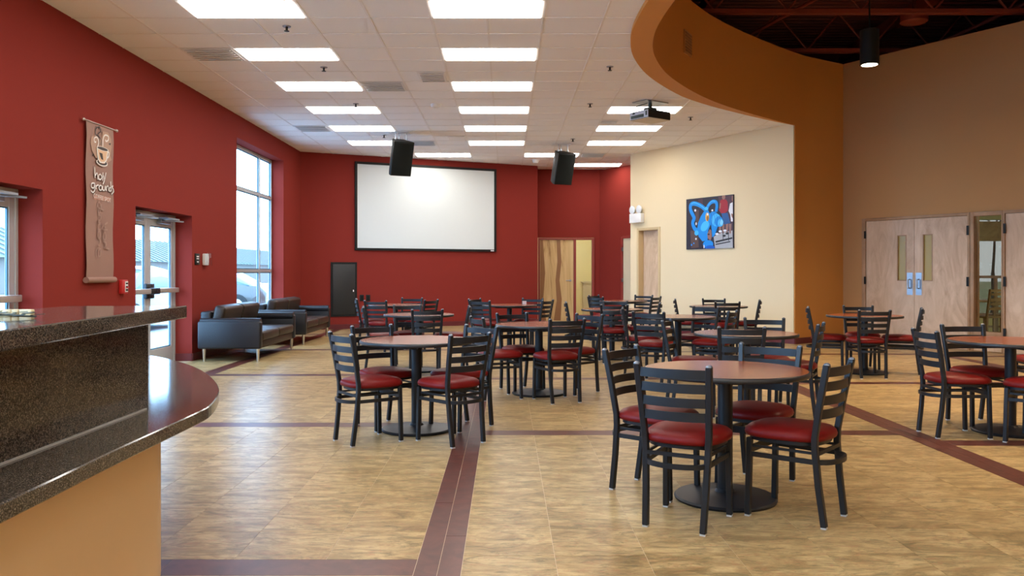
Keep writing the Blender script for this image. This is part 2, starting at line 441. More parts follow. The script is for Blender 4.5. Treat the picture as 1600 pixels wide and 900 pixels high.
# vents and access plates
def vent(x0,x1,yf,dep,label,mat=GREYV,slots=True):
    t=thing('ceiling_vent',label,'vent',((x0+x1)/2,yf-dep/2,ZC-.008)); hx,hy=(x1-x0)/2-.02,dep/2-.015
    MB().box((-hx,-hy,-.006),(hx,hy,.0)).build('plate',mat,t)
    if slots:
        for k in range(6):
            y=-hy+.05+(2*hy-.1)*k/5
            MB().obox((0,y,-.012),(hx-.03,0,0),(0,.018,.008),(0,-.001,.002)).build('louvre',mat,t)
vent(-4.02,-3.36,8.93+1.79,RP,'grey air vent beside the second light of the left row')
vent(-4.02,-3.36,8.93+1.79*4,RP,'grey air vent near the tall window end of the left row')
vent(-2.14,-1.48,8.93+1.79*2,RP,'grey air vent between the left and centre light rows')
vent(-1.25,-.83,8.93+RP*5,RP,'small pale grille left of the centre light row',GRID)
vent(-1.2,-.83,8.93+RP*14,RP,'small pale plate near the far end of the centre row',GRID,False)
vent(-2.14,-1.48,8.93+RP*15,RP,'pale grille beside the left speaker',GREYV)
vent(1.715,2.33,19.67,RP,'grey vent right of the right speaker')
vent(1.68,2.05,8.93+RP*10.6,.3,'narrow grey vent behind the projector')
def ceil_pt(px,py):
    d=(ZC-CH)*F/(HY-py); return ((px-VX)*d/F,d)
for i,(px,py,wh) in enumerate([(448,41,'between the first two lights of left row'),(506,105,'after the second light of left row'),(556,162,'after the third light of left row'),(600,211,'above the left speaker'),
      (953,104,'nearest, beside the curved bulkhead'),(922,162,'left of the projector'),(895,217,'above the right speaker'),(1079,183,'right of the projector')]):
    x,y=ceil_pt(px,py); t=thing('fire_sprinkler','small fire sprinkler head, '+wh,'sprinkler',(x,y,ZC),group='ceiling sprinklers')
    MB().lathe([(.045,-.008),(.048,-.002),(.048,0)],16).build('escutcheon',STEEL,t)
    MB().lathe([(.012,-.05),(.014,-.008)],10).lathe([(.03,-.056),(.03,-.052)],12).build('deflector',BLACKP,t)
x,y=ceil_pt(681,163); t=thing('smoke_detector','round white smoke detector on ceiling between left and centre lights','smoke detector',(x,y,ZC))
MB().lathe([(.05,-.055),(.07,-.05),(.085,-.02),(.09,0)],24).build('body',WHITE,t); MB().lathe([(.03,-.062),(.035,-.052)],16).build('sensor',GRID,t)
x,y=ceil_pt(837,250); t=thing('dome_camera','small white dome camera on ceiling above the far red wall','camera',(x,y,ZC))
MB().lathe([(.02,-.09),(.06,-.075),(.08,-.04),(.085,-.02)],24).build('dome',WHITE,t); MB().lathe([(.1,-.02),(.105,0)],24).build('ring',GRID,t)

# ------------------------------------------------------------------ walls
TOPZ=ZD
def st(o,label,cat='wall'): return tag(o,label,cat,kind='structure')
openL=[(-4.2,5.4,.45,3.68),(6.49,8.37,0,2.168),(10.47,12.35,0,2.168),(14.4,17.42,.45,3.68)]  # first opening belongs to the unseen window added for daylight
m=MB(); y=-5.3
for (a,b,z0,z1) in openL:
    m.box((LW-.3,y,0),(LW,a,TOPZ)); m.box((LW-.3,a,z1),(LW,b,TOPZ))
    if z0>0: m.box((LW-.3,a,0),(LW,b,z0))
    y=b
m.box((LW-.3,y,0),(LW,19.1,TOPZ))
st(m.build('wall_left',RED),'long red wall with recessed doors and tall window')
def wallseg(name,A,B,z0,z1,mat,side,label,th=.15,holes=()):  # side: +1 thickness to the left of A->B
    d=Vector((B[0]-A[0],B[1]-A[1])); L=d.length; d/=L; n=Vector((-d.y,d.x))*side*th
    m=MB()
    def seg(s0,s1,a,b):
        if s1-s0<1e-4 or b-a<1e-4: return
        p0=(A[0]+d.x*s0,A[1]+d.y*s0); p1=(A[0]+d.x*s1,A[1]+d.y*s1)
        m.prism([p0,p1,(p1[0]+n.x,p1[1]+n.y),(p0[0]+n.x,p0[1]+n.y)],a,b)
    s=0
    for (h0,h1,a,b) in holes:
        seg(s,h0,z0,z1); seg(h0,h1,b,z1); seg(h0,h1,z0,a); s=h1
    seg(s,L,z0,z1)
    return st(m.build(name,mat),label)
class Wall:                          # frame on a wall: s along A->B, z up, o out of the wall towards the room
    def __init__(s,A,B,side):
        s.A=A;s.B=B; d=Vector((B[0]-A[0],B[1]-A[1])); s.L=d.length; s.d=(d/s.L).to_3d(); s.n=Vector((-s.d.y,s.d.x,0))*-side
    def s_px(s,px): return on_line(s.A,s.B,px)*s.L
    def P(s,u,z,o=0): return Vector((s.A[0],s.A[1],0))+s.d*u+Vector((0,0,z))+s.n*o
    def z(s,u,py): return zat(s.P(u,0).y,py)
    def box(s,mb,u0,u1,z0,z1,o0,o1,mi=0):
        mb.obox(s.P((u0+u1)/2,(z0+z1)/2,(o0+o1)/2),s.d*(u1-u0)/2,s.n*(o1-o0)/2,Vector((0,0,(z1-z0)/2)),mi); return mb
    def pan(s,mb,pts,o0,o1,mi=0):
        n=len(pts); P=[s.P(u,z,o0) for u,z in pts]+[s.P(u,z,o1) for u,z in pts]
        mb.add(P,[tuple(range(n)),tuple(range(2*n-1,n-1,-1))]+[(i,(i+1)%n,n+(i+1)%n,n+i) for i in range(n)],mi); return mb
WB=Wall(A0,B0,+1); WP=Wall(P0,Q0,+1); WK=Wall(K0,K1,+1); WR=Wall(RC1,RR,+1); WL=Wall((LW,0),(LW,20),+1); WC=Wall(RC0,RC1,+1)
wallseg('wall_back',A0,B0,0,TOPZ,RED,+1,'far red wall behind the projection screen',.07)
wallseg('wall_back',(.81,21.4),(.85,22.3),0,TOPZ,RED,+1,'short return of the red wall beside the wood-grain door',.06)
wallseg('wall_back',RC0,RC1,0,TOPZ,RED,+1,'dark red recess wall above the wood-grain door',.15,[(.0,1.53,0,2.26)])
cs0=WR.s_px(972.5); 
wallseg('wall_right',RC1,RR,0,TOPZ,RED,+1,'red corridor wall seen past the cream wall',.12,[(cs0,cs0+.95,0,2.25)])
wallseg('wall_right',RR,(3.05,19.42),0,ZC+.05,RED,+1,'hidden red end of the corridor behind the cream wall',.1)
d0,d1=WP.s_px(998),WP.s_px(1029.5)
wallseg('wall_right',P0,(5.300,15.226),0,ZC+.1,CREAM,+1,'cream wall with the balloon picture and recessed door',.10,[(d0,d1,0,2.29)])
r=[WK.s_px(v) for v in (1347.6,1353,1428.3,1512.5,1522.5,1565.5,1571.0)]
doorR=r[6]+1.25
holesK=[(r[0],r[3]+.04,0,2.34),(r[4]-.02,r[5]+.02,.3,2.34),(r[6]-.03,doorR+.05,0,2.34)]
wallseg('wall_right',K0,K1,0,ZH,TAN,+1,'tall tan wall with the birch double doors',.2,holesK)
wallseg('wall_right',K1,(K1[0],-5.3),0,TOPZ,TAN,+1,'tan side wall out of view to the right',.2)
wallseg('wall_rear',(LW-.3,-5.2),(K1[0]+.2,-5.2),0,TOPZ,CREAM,-1,'cream wall behind the camera',.2)
# curved wall and bulkhead
m=MB(); m.prism(curve[:iq+1]+outer[:iq+1][::-1],0,ZH)
m2=MB()
for i in range(iq,len(curve)-1):
    m2.prism([curve[i],curve[i+1],outer[i+1],outer[i]],ZC-.05,ZH)
st(m.build('wall_curved',AMBER,angle=40),'full height amber curved wall between cream wall and double doors')
st(m2.build('trim_1',AMBER,angle=40),'amber curved bulkhead ringing the open high ceiling','bulkhead')
# upper volume
m=MB(); m.box((-5,-5.3,ZC+.12),(-4.9,19,ZD)); m.box((-5,19,ZC+.12),(14,19.1,ZD)); m.box((3.4,19,2.95),(14,19.1,ZC+.12)); m.box((14,-5.3,2.95),(14.1,19.1,ZD)); m.box((-5,-5.4,ZC+.12),(14.1,-5.3,ZD))
m.prism([(K1[0]+.15,8.3),(14,8.3),(14,19),(3.3,19),(5.5,15.6),(6.62,16.3)],2.9,2.98); m.box((11.5,-5.3,2.9),(14,8.4,2.98))
st(m.build('wall_upper',DRED),'dark red walls closing the roof space')
m=MB(); m.box((-5.3,-5.4,ZD+.06),(14.1,19.1,ZD+.16))
y=-5.2
while y<19: m.add([(-5.2,y,ZD+.06),(14,y,ZD+.06),(14,y+.03,ZD),(-5.2,y+.03,ZD),(-5.2,y+.1,ZD),(14,y+.1,ZD),(14,y+.13,ZD+.06),(-5.2,y+.13,ZD+.06)],[(0,1,2,3),(3,2,5,4),(4,5,6,7)]); y+=.2
st(m.build('ceiling',DRED),'dark red corrugated roof deck above the rotunda','ceiling')
# roof trusses
for i,(yy,lb) in enumerate(((15.9,'farthest red steel roof truss, above the corner'),(13.5,'red steel roof truss behind the hanging pendant'),(11.1,'red steel roof truss above the frame edge'),(8.7,'red steel truss overhead, third from far end'),(6.3,'red steel truss overhead, fourth from far end'))):
    t=thing('roof_truss',lb,'truss',(6.5,yy,5.55),group='red steel roof trusses')
    L=5.6 if i<3 else 4.6
    MB().box((-L,-.06,0),(7,-.01,.07)).box((-L,.01,0),(7,.06,.07)).build('bottom_chord',ORED,t)
    MB().box((-L,-.06,.74),(7,.06,.81)).build('top_chord',DRED,t)
    x=-L+.1; s=0
    while x<6.4:
        z0,z1=(.06,.76) if s%2==0 else (.76,.06)
        MB().tube([(x,0,z0),(x+.6,0,z1)],.018,6).build('web_bar',ORED,t); x+=.6; s+=1
for i,(x0,x1) in enumerate(((3.6,3.7),(7.6,7.7),(10.3,10.4))):
    o=MB().box((x0,2,6.12),(x1,18.9,6.2)).box((x0+.04,2,6.2),(x1-.04,18.9,6.39)).build('roof_purlin',ORED); tag(o,'red steel purlin under the deck, %s one'%('left','middle','right')[i],'beam')
for (a,b,lb) in (((4.4,15.3,5.66),(6.3,12.2,6.3),'slanting red brace left of the hanging pendant'),((8.2,15.7,5.66),(9.8,12.6,6.3),'slanting red brace right of the hanging pendant')):
    o=MB().tube([a,b],.035,8).build('roof_brace',ORED); tag(o,lb,'brace')

# baseboards
def baseboard(name,W,u0,u1,label,h=.11):
    return st(W.box(MB(),u0,u1,0,h,.0,.012).build(name,BASEB),label,'baseboard')
for i,(a,b) in enumerate(((-5,6.49),(8.37,10.47),(12.35,18.85))): baseboard('baseboard_left',WL,a,b,'burgundy baseboard on the left wall, stretch %s'%('behind the counter','between the doors','behind the sofas')[i])
for i,yy in enumerate((8.37,12.35)):
    st(MB().box((LW-.28,yy-.012,0),(LW,yy,.11)).build('baseboard_left',BASEB),'burgundy baseboard inside the %s door recess'%('near','far')[i],'baseboard')
baseboard('baseboard_back',WB,.03,WB.L-.0,'burgundy baseboard under the projection screen')
baseboard('baseboard_right',WP,.0,d0-.06,'burgundy baseboard left of the cream wall door')
baseboard('baseboard_right',WP,d1+.06,WP.L,'burgundy baseboard under the balloon picture')
baseboard('baseboard_right',WK,.02,r[0]-.03,'burgundy baseboard left of the birch doors')
baseboard('baseboard_right',WR,.0,cs0-.06,'burgundy baseboard in the red corridor')
c2=offset(curve,-.012) if math.dist(offset(curve,-.012)[3],outer[3])>math.dist(offset(curve,.012)[3],outer[3]) else offset(curve,.012)
st(MB().prism(curve[:iq+1]+c2[:iq+1][::-1],0,.11).build('baseboard_right',BASEB),'burgundy baseboard along the amber curved wall','baseboard')

# ------------------------------------------------------------------ storefront windows and doors in the left wall
GX=LW-.28                            # frame plane
def bar(m,y0,y1,z0,z1,x0=GX-.02,x1=GX+.035): m.box((x0,y0,z0),(x1,y1,z1)); return m
def window(n,a,b,z0,z1,mull,rails,label):
    t=thing('window_%d'%n,label,'window',(0,0,0),kind='structure')
    m=MB(); bar(m,a,b,z0,z0+.06); bar(m,a,b,z1-.06,z1); bar(m,a,a+.06,z0+.06,z1-.06); bar(m,b-.06,b,z0+.06,z1-.06)
    m.build('window_frame',ALU,t,bevel=.004,seg=1)
    ys=[a+.06]+list(mull)+[b-.06]; zs=[z0+.06]+list(rails)+[z1-.06]
    for y in mull: bar(MB(),y-.03,y+.03,z0+.06,z1-.06).build('mullion',ALU,t,bevel=.004,seg=1)
    for zz in rails:
        for i in range(len(ys)-1): bar(MB(),ys[i]+(.03 if i else 0),ys[i+1]-(.03 if i<len(ys)-2 else 0),zz-.028,zz+.028).build('muntin',ALU,t)
    for i in range(len(ys)-1):
        for j in range(len(zs)-1):
            y0=ys[i]+(.03 if i else 0); y1=ys[i+1]-(.03 if i<len(ys)-2 else 0); q0=zs[j]+(.028 if j else 0); q1=zs[j+1]-(.028 if j<len(zs)-2 else 0)
            MB().box((GX,y0,q0),(GX+.006,y1,q1)).build('pane',GLS,t)
            m=MB(); e=.018
            for aa in ((y0,y1,q0,q0+e),(y0,y1,q1-e,q1),(y0,y0+e,q0+e,q1-e),(y1-e,y1,q0+e,q1-e)): bar(m,aa[0],aa[1],aa[2],aa[3],GX-.008,GX+.016)
            m.build('gasket',M_GASK,t)
    ld=bpy.data.lights.new('daylight_portal','AREA'); ld.shape='RECTANGLE'; ld.size=z1-z0; ld.size_y=b-a; ld.cycles.is_portal=True
    lo=bpy.data.objects.new('daylight_portal',ld); COL.objects.link(lo); lo.location=(GX-.05,(a+b)/2,(z0+z1)/2); lo.rotation_euler=(0,-PI/2,0)
    tag(lo,'daylight entering through opening %d'%n,'light')
M_GASK=M('dark_window_gasket',(.06,.14,.20),.5)
window(1,14.4,17.42,.45,3.68,(15.12,16.56),(1.355,2.88),'tall aluminium window with pale panes above the black leather sofas')
window(2,-4.2,5.4,.45,3.68,(-2.6,-1.0,.6,2.2,3.8),(1.355,2.88),'unseen aluminium window added behind the counter for daylight on the ceiling')  # out of view, widened to throw daylight onto the near ceiling
def storedoor(n,a,b,z1,label):
    t=thing('door_%d'%n,label,'door',(0,0,0),kind='structure'); mid_=(a+b)/2
    m=MB(); bar(m,a,a+.05,0,z1); bar(m,b-.05,b,0,z1); bar(m,a+.05,b-.05,z1-.06,z1); m.build('door_frame',ALU,t,bevel=.004,seg=1)
    MB().box((GX-.04,a+.05,-.005),(GX+.05,b-.05,.012)).build('threshold',ALU,t)
    for (y0,y1,hub) in ((a+.052,mid_-.003,b),(mid_+.003,b-.052,a)):
        m=MB(); x0,x1=GX-.02,GX+.025
        bar(m,y0,y0+.09,.015,z1-.065,x0,x1); bar(m,y1-.09,y1,.015,z1-.065,x0,x1); bar(m,y0+.09,y1-.09,z1-.19,z1-.065,x0,x1); bar(m,y0+.09,y1-.09,.015,.24,x0,x1)
        lf=m.build('door_leaf',ALU,t,bevel=.003,seg=1)
        MB().box((GX,y0+.09,.24),(GX+.006,y1-.09,z1-.19)).build('pane',GLS,lf)
        m=MB(); e=.016; q0,q1=.24,z1-.19; yy0,yy1=y0+.09,y1-.09
        for aa in ((yy0,yy1,q0,q0+e),(yy0,yy1,q1-e,q1),(yy0,yy0+e,q0+e,q1-e),(yy1-e,yy1,q0+e,q1-e)): bar(m,*aa,GX-.006,GX+.014)
        m.build('gasket',M_GASK,lf)
        pb=MB().box((GX+.06,y0+.02,1.03),(GX+.12,y1-.02,1.10)).build('push_bar',M_BAR,lf,bevel=.01)
        hy = y1-.08 if y0<mid_-.1 else y0+.03
        MB().box((GX+.025,hy-.05,.96),(GX+.075,hy+.08,1.17)).box((GX+.075,hy-.02,1.02),(GX+.13,hy+.15,1.11)).build('latch_housing',BLACKM,pb,bevel=.015)
        MB().box((GX+.03,y0+.28,z1-.15),(GX+.10,y0+.6,z1-.09)).obox((GX+.13,(y0+y1)/2-.02,z1-.08),(.09,0,0),(0,.2,0),(0,0,.012)).obox((GX+.16,(y0+y1)/2+.1,z1-.1),(.05,.22,0),(.02,-.01,0),(0,0,.01)).build('door_closer',STEEL,lf)
    ld=bpy.data.lights.new('daylight_portal','AREA'); ld.shape='RECTANGLE'; ld.size=z1; ld.size_y=b-a; ld.cycles.is_portal=True
    lo=bpy.data.objects.new('daylight_portal',ld); COL.objects.link(lo); lo.location=(GX-.06,(a+b)/2,z1/2); lo.rotation_euler=(0,-PI/2,0)
    tag(lo,'daylight entering through door %d'%n,'light')
M_BAR=M('satin_push_bar',(.42,.38,.36),.4,metal=.3)
storedoor(1,6.49,8.37,2.168,'near pair of glazed aluminium exit doors at photo left edge')
storedoor(2,10.47,12.35,2.168,'far pair of glazed aluminium exit doors in recess past the banner')

# ------------------------------------------------------------------ outdoors
GRD=M('pale_concrete',(.42,.43,.44),.9,var=(1.5,.15)); st(MB().box((-160,-60,-.16),(LW-.3,200,-.02)).build('ground',GRD),'pale parking lot outside the left windows','ground')
ROOFM=M('teal_standing_seam_roof',(.05,.075,.065),.6); WHB=M('pale_siding',(.12,.10,.08),.7)
t=thing('outbuilding','long low building with ribbed teal roof seen through the left glass','building',(-34,60,0))
MB().box((-4,-42,0),(4,70,2.3)).build('wall',WHB,t)
rf=MB().add([(4.6,-43,2.2),(4.6,71,2.2),(0,71,4.3),(0,-43,4.3),(-4.6,-43,2.2),(-4.6,71,2.2)],[(0,1,2,3),(3,2,5,4),(0,3,4),(1,5,2)]).build('roof',ROOFM,t)
m=MB(); y=-43
while y<71: m.obox((2.3,y,3.28),(2.3,0,-1.05),(0,.06,0),(.03,0,.06)); y+=1.1
o=m.build('roof_seam',M('roof_seam_steel',(.12,.12,.10),.4),rf); o['kind']='stuff'
def car(x,y,rz,label,col):
    t=thing('car',label,'car',(x,y,-.02),rz)
    P=M('car_paint',col,.25,coat=.5); GL=M('car_glass',(.12,.17,.2),.1); TY=M('tyre_rubber',(.02,.02,.02),.8)
    def loft(secs):
        m=MB(); V=[]
        for (xx,hw,z0,z1,tw) in secs: V+=[(xx,-hw,z0),(xx,hw,z0),(xx,hw,z0+(z1-z0)*.6),(xx,tw,z1),(xx,-tw,z1),(xx,-hw,z0+(z1-z0)*.6)]
        fs=[]
        for i in range(len(secs)-1):
            for k in range(6): fs.append((i*6+k,i*6+(k+1)%6,i*6+6+(k+1)%6,i*6+6+k))
        fs+=[tuple(range(6)),tuple(range(len(secs)*6-1,len(secs)*6-7,-1))]
        return m.add(V,fs)
    loft([(-2.2,.7,.3,.62,.6),(-2.05,.85,.24,.82,.75),(-1.2,.9,.22,.95,.8),(0,.9,.22,.98,.82),(1.3,.9,.22,.98,.82),(2.05,.86,.24,.92,.76),(2.25,.75,.32,.7,.65)]).build('body',P,t,bevel=.03)
    loft([(-1.25,.8,.93,.96,.74),(-.5,.78,.93,1.40,.62),(.2,.78,.93,1.46,.62),(1.0,.78,.93,1.38,.6),(1.75,.8,.93,.96,.7)]).build('cabin_glass',GL,t)
    loft([(-.52,.64,1.36,1.42,.58),(.2,.64,1.40,1.49,.58),(1.02,.63,1.34,1.41,.56)]).build('roof_panel',P,t,bevel=.01)
    for xx in (-1.4,1.4):
        for s in (-1,1):
            T=Matrix.Rotation(PI/2,3,'X')
            wl=MB().lathe([(.2,-.1),(.32,-.1),(.34,-.06),(.34,.06),(.32,.1),(.2,.1)],28,T=T).build('wheel',TY,t,(xx,s*.84,.34))
            MB().lathe([(.03,-.03),(.2,-.02),(.2,.02),(.03,.03)],12,c=(0,s*.09,0),T=T).build('hub_cap',ALU,wl)
car(-9.6,26,0,'silver car whose wheel shows through the tall window',(.06,.055,.05))
car(-8.9,19.2,PI/2,'silver car seen through the glazed exit door',(.06,.055,.05))

# ------------------------------------------------------------------ back wall: screen, panel door, outlets
u0,u1=WB.s_px(554),WB.s_px(774.5); zt=(WB.z(u0,251)+WB.z(u1,266))/2; zb=(WB.z(u0,391.5)+WB.z(u1,393))/2
t=thing('projection_screen','large white projection screen in black frame on far red wall','screen',WB.P((u0+u1)/2,zb,.0))
inv=Vector(t.location)
def rel(W,mb):  # shift mesh so it sits relative to a thing's origin
    return mb
def wbox(W,u0,u1,z0,z1,o0,o1,name,mat,parent,bevel=0):
    mb=W.box(MB(),u0,u1,z0,z1,o0,o1); 
    L=Vector(parent.location) if parent and not parent.parent else (Vector(parent.parent.location) if parent else Vector())
    mb.v=[tuple(Vector(p)-L) for p in mb.v]
    return mb.build(name,mat,parent,bevel=bevel)
fw=.055
wbox(WB,u0+fw,u1-fw,zb+fw,zt-fw,.004,.03,'screen_fabric',SCREEN,t)
wbox(WB,u0,u1,zb,zb+fw,.003,.05,'frame_rail',BLACKP,t); wbox(WB,u0,u1,zt-fw,zt,.003,.05,'frame_rail',BLACKP,t)
wbox(WB,u0,u0+fw,zb+fw,zt-fw,.003,.05,'frame_stile',BLACKP,t); wbox(WB,u1-fw,u1,zb+fw,zt-fw,.003,.05,'frame_stile',BLACKP,t)
wbox(WB,u1-.16,u1-.07,zb+.01,zb+.04,.05,.055,'badge',WHITE,t)
a,b=WB.s_px(516.5),WB.s_px(557.5); z1=WB.z(a,409.5); z0=WB.z((a+b)/2,494.5)
t=thing('panel_door','tall black access panel door on far red wall','access panel',WB.P((a+b)/2,z0))
wbox(WB,a,b,z0,z1,.003,.02,'surround',BLACKP,t); wbox(WB,a+.05,b-.05,z0+.05,z1-.05,.02,.032,'panel',M('matt_black_panel',(.014,.015,.016),.45),t,.003)
wbox(WB,b-.1,b-.08,zat(19.9,455),zat(19.9,452),.032,.045,'knob',WHITE,t)
for i,(px,lb) in enumerate(((565,'black outlet plate right of the black access panel'),(575,'black outlet plate farthest from the access panel'))):
    a=WB.s_px(px); z=WB.z(a,465.5); t=thing('wall_outlet',lb,'outlet',WB.P(a,z))
    wbox(WB,a-.05,a+.05,z-.075,z+.075,0.001,.02,'plate',BLACKP,t,.003); wbox(WB,a-.02,a+.02,z-.05,z+.05,.02,.026,'socket',FOAM if i else WHITE if 0 else FOAM,t)

# ------------------------------------------------------------------ door 3 with sidelight in the recess (plane Y=22.3)
FRR=M('red_door_frame_paint',(.27,.035,.025),.45)
t=thing('door_3','wood-grain door with narrow sidelight in the far red recess','door',(0,0,0),kind='structure')
m=MB(); Y0,Y1=22.26,22.44
for bx in ((.862,.91,0,2.25),(1.82,1.885,0,2.25),(2.315,2.378,0,2.25),(.91,1.82,2.2,2.25),(1.885,2.315,2.2,2.25),(1.885,2.315,.0,.17)): m.box((bx[0],Y0,bx[2]),(bx[1],Y1,bx[3]))
m.build('door_frame',FRR,t,bevel=.004,seg=1)
lf=MB().box((.915,22.30,.01),(1.815,22.345,2.195)).build('door_leaf',OAKB,t)
V=[(1.28,.02),(1.47,.02),(1.50,.6),(1.44,1.1),(1.49,1.6),(1.46,2.19),(1.36,2.19),(1.38,1.6),(1.33,1.1),(1.36,.55)]
m=MB(); n=len(V); m.add([(x,22.2985,z) for x,z in V]+[(x,22.30,z) for x,z in V],[tuple(range(n)),tuple(range(2*n-1,n-1,-1))]+[(i,(i+1)%n,n+(i+1)%n,n+i) for i in range(n)]); m.build('heartwood_streak',OAKD,lf)
V=[(.93,.9),(1.0,.02),(.93,.02)]; m=MB(); m.add([(x,22.2985,z) for x,z in ((.92,.02),(1.08,.02),(1.0,.6),(1.05,1.3),(.99,2.19),(.92,2.19))],[tuple(range(6))]); m.build('heartwood_streak',OAKD,lf)
MB().lathe([(.03,0),(.03,.01)],16,c=(1.73,22.29,1.1),T=Matrix.Rotation(PI/2,3,'X')).tube([(1.73,22.29,1.1),(1.73,22.24,1.1),(1.61,22.24,1.1)],.012,8).build('lever_handle',STEEL,lf)
MB().box((1.885,22.34,.17),(2.315,22.346,2.2)).build('pane',GLS,t)
# small lit room behind it
CR2=M('pale_yellow_paint',(.78,.72,.42),.6)
m=MB(); m.box((-.3,22.46,0),(.0,25.6,2.8)); m.box((3.6,22.46,0),(3.7,25.6,2.8)); m.box((-.3,25.5,0),(3.7,25.6,2.8)); m.box((-.3,22.46,2.8),(3.7,25.6,2.9)); m.box((-.3,22.46,2.3),(.8,22.6,2.8))
m.box((2.44,22.46,0),(3.7,22.5,2.8)); m.box((.0,22.44,2.27),(2.5,22.5,2.8))
st(m.build('wall_office',CR2),'pale yellow room glimpsed through the sidelight')
t=thing('ceiling_light','ceiling light in the yellow room behind the far door','ceiling light',(1.9,24,2.79)); MB().box((-.5,-.15,-.02),(.5,.15,-.001)).build('diffuser',emis('office_diffuser',(1,.95,.85),26),t)
o=MB().box((2.35,25.2,.0),(3.55,25.49,1.0)).box((2.3,25.15,1.0),(3.58,25.49,1.04)).build('low_cabinet',M('pale_laminate',(.6,.55,.42),.5)); tag(o,'pale low cabinet in the yellow room behind the sidelight','cabinet')

# ------------------------------------------------------------------ door 4 on the corridor wall
t=thing('door_4','pale door edge with steel hinges in the red corridor','door',(0,0,0),kind='structure')
wbox(WR,cs0+.03,cs0+.92,.01,2.2,-.06,-.005,'door_leaf',M('cream_door_paint',(.66,.58,.40),.5),t)
for q in ((cs0-.04,cs0+.03,0,2.25),(cs0+.92,cs0+.99,0,2.25),(cs0+.03,cs0+.92,2.2,2.27)): wbox(WR,q[0],q[1],q[2],q[3],-.1,.02,'door_frame',FRR,t)
for z in (1.12,1.92): wbox(WR,cs0+.0,cs0+.06,z-.05,z+.05,.02,.035,'hinge',STEEL,t)
# ------------------------------------------------------------------ door 5 recessed in the cream wall
t=thing('door_5','birch door recessed in the cream wall under emergency light','door',(0,0,0),kind='structure')
wbox(WP,d0+.002,d1-.002,.008,2.285,-.165,-.13,'door_leaf',MAPLE,t)
CT=M('tan_trim_paint',(.62,.47,.26),.5)
for q in ((d0-.05,d0+.012,0,2.34),(d1-.012,d1+.05,0,2.34),(d0+.012,d1-.012,2.28,2.34)): wbox(WP,q[0],q[1],q[2],q[3],-.17,.02,'door_frame',CT,t,.004)
# emergency light
a,b=WP.s_px(989),WP.s_px(1007); zl,zh=WP.z(.25,348.5),WP.z(.25,334)
t=thing('emergency_light','white emergency light box with twin lamps above birch door','emergency light',WP.P((a+b)/2,zl))
wbox(WP,a,b,zl,zh,.001,.11,'housing',WHITE,t,.01)
L=Vector(t.location)
for u in (a+.07,b-.1):
    c=WP.P(u,zh+.09,.06)-L
    T=WP.n.to_track_quat('Z','Y').to_matrix()
    MB().lathe([(.03,-.05),(.085,-.01),(.095,.03),(.08,.04)],20,c=c,T=T).tube([c-Vector((0,0,.09)),c],.015,8).build('lamp_head',M('clear_lamp',(.75,.78,.8),.12,spec=.8),t)

# ------------------------------------------------------------------ flat print helper
class Print:
    def __init__(s,W,u0,z0,w,h,o,parent): s.W=W;s.u0=u0;s.z0=z0;s.w=w;s.h=h;s.o=o;s.p=parent; s.L=Vector(parent.location)
    def m(s,u,v,o): return s.W.P(s.u0+u*s.w,s.z0+v*s.h,o)-s.L
    def poly(s,pts,mat,lv,name='printed_shape'):
        pts=[(min(.997,max(.003,u)),min(.997,max(.003,v))) for u,v in pts]; mb=MB(); mb.add([s.m(u,v,s.o+lv*.0012) for u,v in pts],[tuple(range(len(pts)))]); return mb.build(name,mat,s.p)
    def ell(s,c,ru,rv,mat,lv,rot=0,n=28,name='printed_shape'):
        P=[]
        for k in range(n):
            q=2*PI*k/n; x,y=math.cos(q)*ru*s.w,math.sin(q)*rv*s.h; x,y=x*math.cos(rot)-y*math.sin(rot),x*math.sin(rot)+y*math.cos(rot)
            P.append((c[0]+x/s.w,c[1]+y/s.h))
        return s.poly(P,mat,lv,name)
    def stroke(s,pts,wd,mat,lv,smooth=True,closed=False,name='printed_line',mb=None):
        P=[Vector((u*s.w,v*s.h)) for u,v in pts]
        if smooth and len(P)>2:
            Q=cr([(p.x,p.y) for p in (P+[P[0]] if closed else P)],5); P=[Vector(q) for q in Q]
        own = mb is None
        if own: mb=MB()
        V=[]
        for i,p in enumerate(P):
            t_=(P[min(i+1,len(P)-1)]-P[max(i-1,0)]); t_=t_.normalized() if t_.length>1e-9 else Vector((1,0)); n=Vector((-t_.y,t_.x))*wd/2
            for q in (p+n,p-n): V.append(s.W.P(s.u0+q.x,s.z0+q.y,s.o+lv*.0012)-s.L)
        mb.add(V,[(2*i,2*i+1,2*i+3,2*i+2) for i in range(len(P)-1)])
        if own: return mb.build(name,mat,s.p)

# ------------------------------------------------------------------ balloon picture
a,b=WP.s_px(1074),WP.s_px(1147.5); z0,z1=1.81,2.88
t=thing('balloon_picture','square photo print of blue balloon sculpture on cream wall','picture',WP.P((a+b)/2,z0))
NAVY=M('print_dark_navy',(.022,.018,.035),.35)
wbox(WP,a,b,z0,z1,.001,.03,'canvas',NAVY,t)
P=Print(WP,a,z0,b-a,z1-z0,.031,t)
def uv(x,y): u=(x-120)/635; return (u,(805-10*u-y)/(650+70*u))
cl01=lambda q:(min(.995,max(.005,q[0])),min(.995,max(.005,q[1])))
def UV(l): return [uv(*q) for q in l]
C=lambda n,c:M('print_'+n,c,.35)
cG=C('grey',(.42,.43,.46)); cR=C('red',(.35,.015,.03)); cB=C('denim',(.02,.10,.30)); cS=C('skin',(.30,.15,.12)); cW=C('white',(.75,.78,.85)); cP=C('plum',(.07,.03,.05)); cBr=C('brown',(.10,.055,.045))
BL=C('blue',(.0,.26,.78)); BH=C('light_blue',(.06,.50,.95)); BD=C('deep_blue',(.0,.10,.55)); cY=C('yellow',(.75,.42,.08)); cK=C('black',(.008,.008,.012))
P.poly(UV([(520,800),(500,640),(600,585),(745,560),(750,797)]),cG,1)
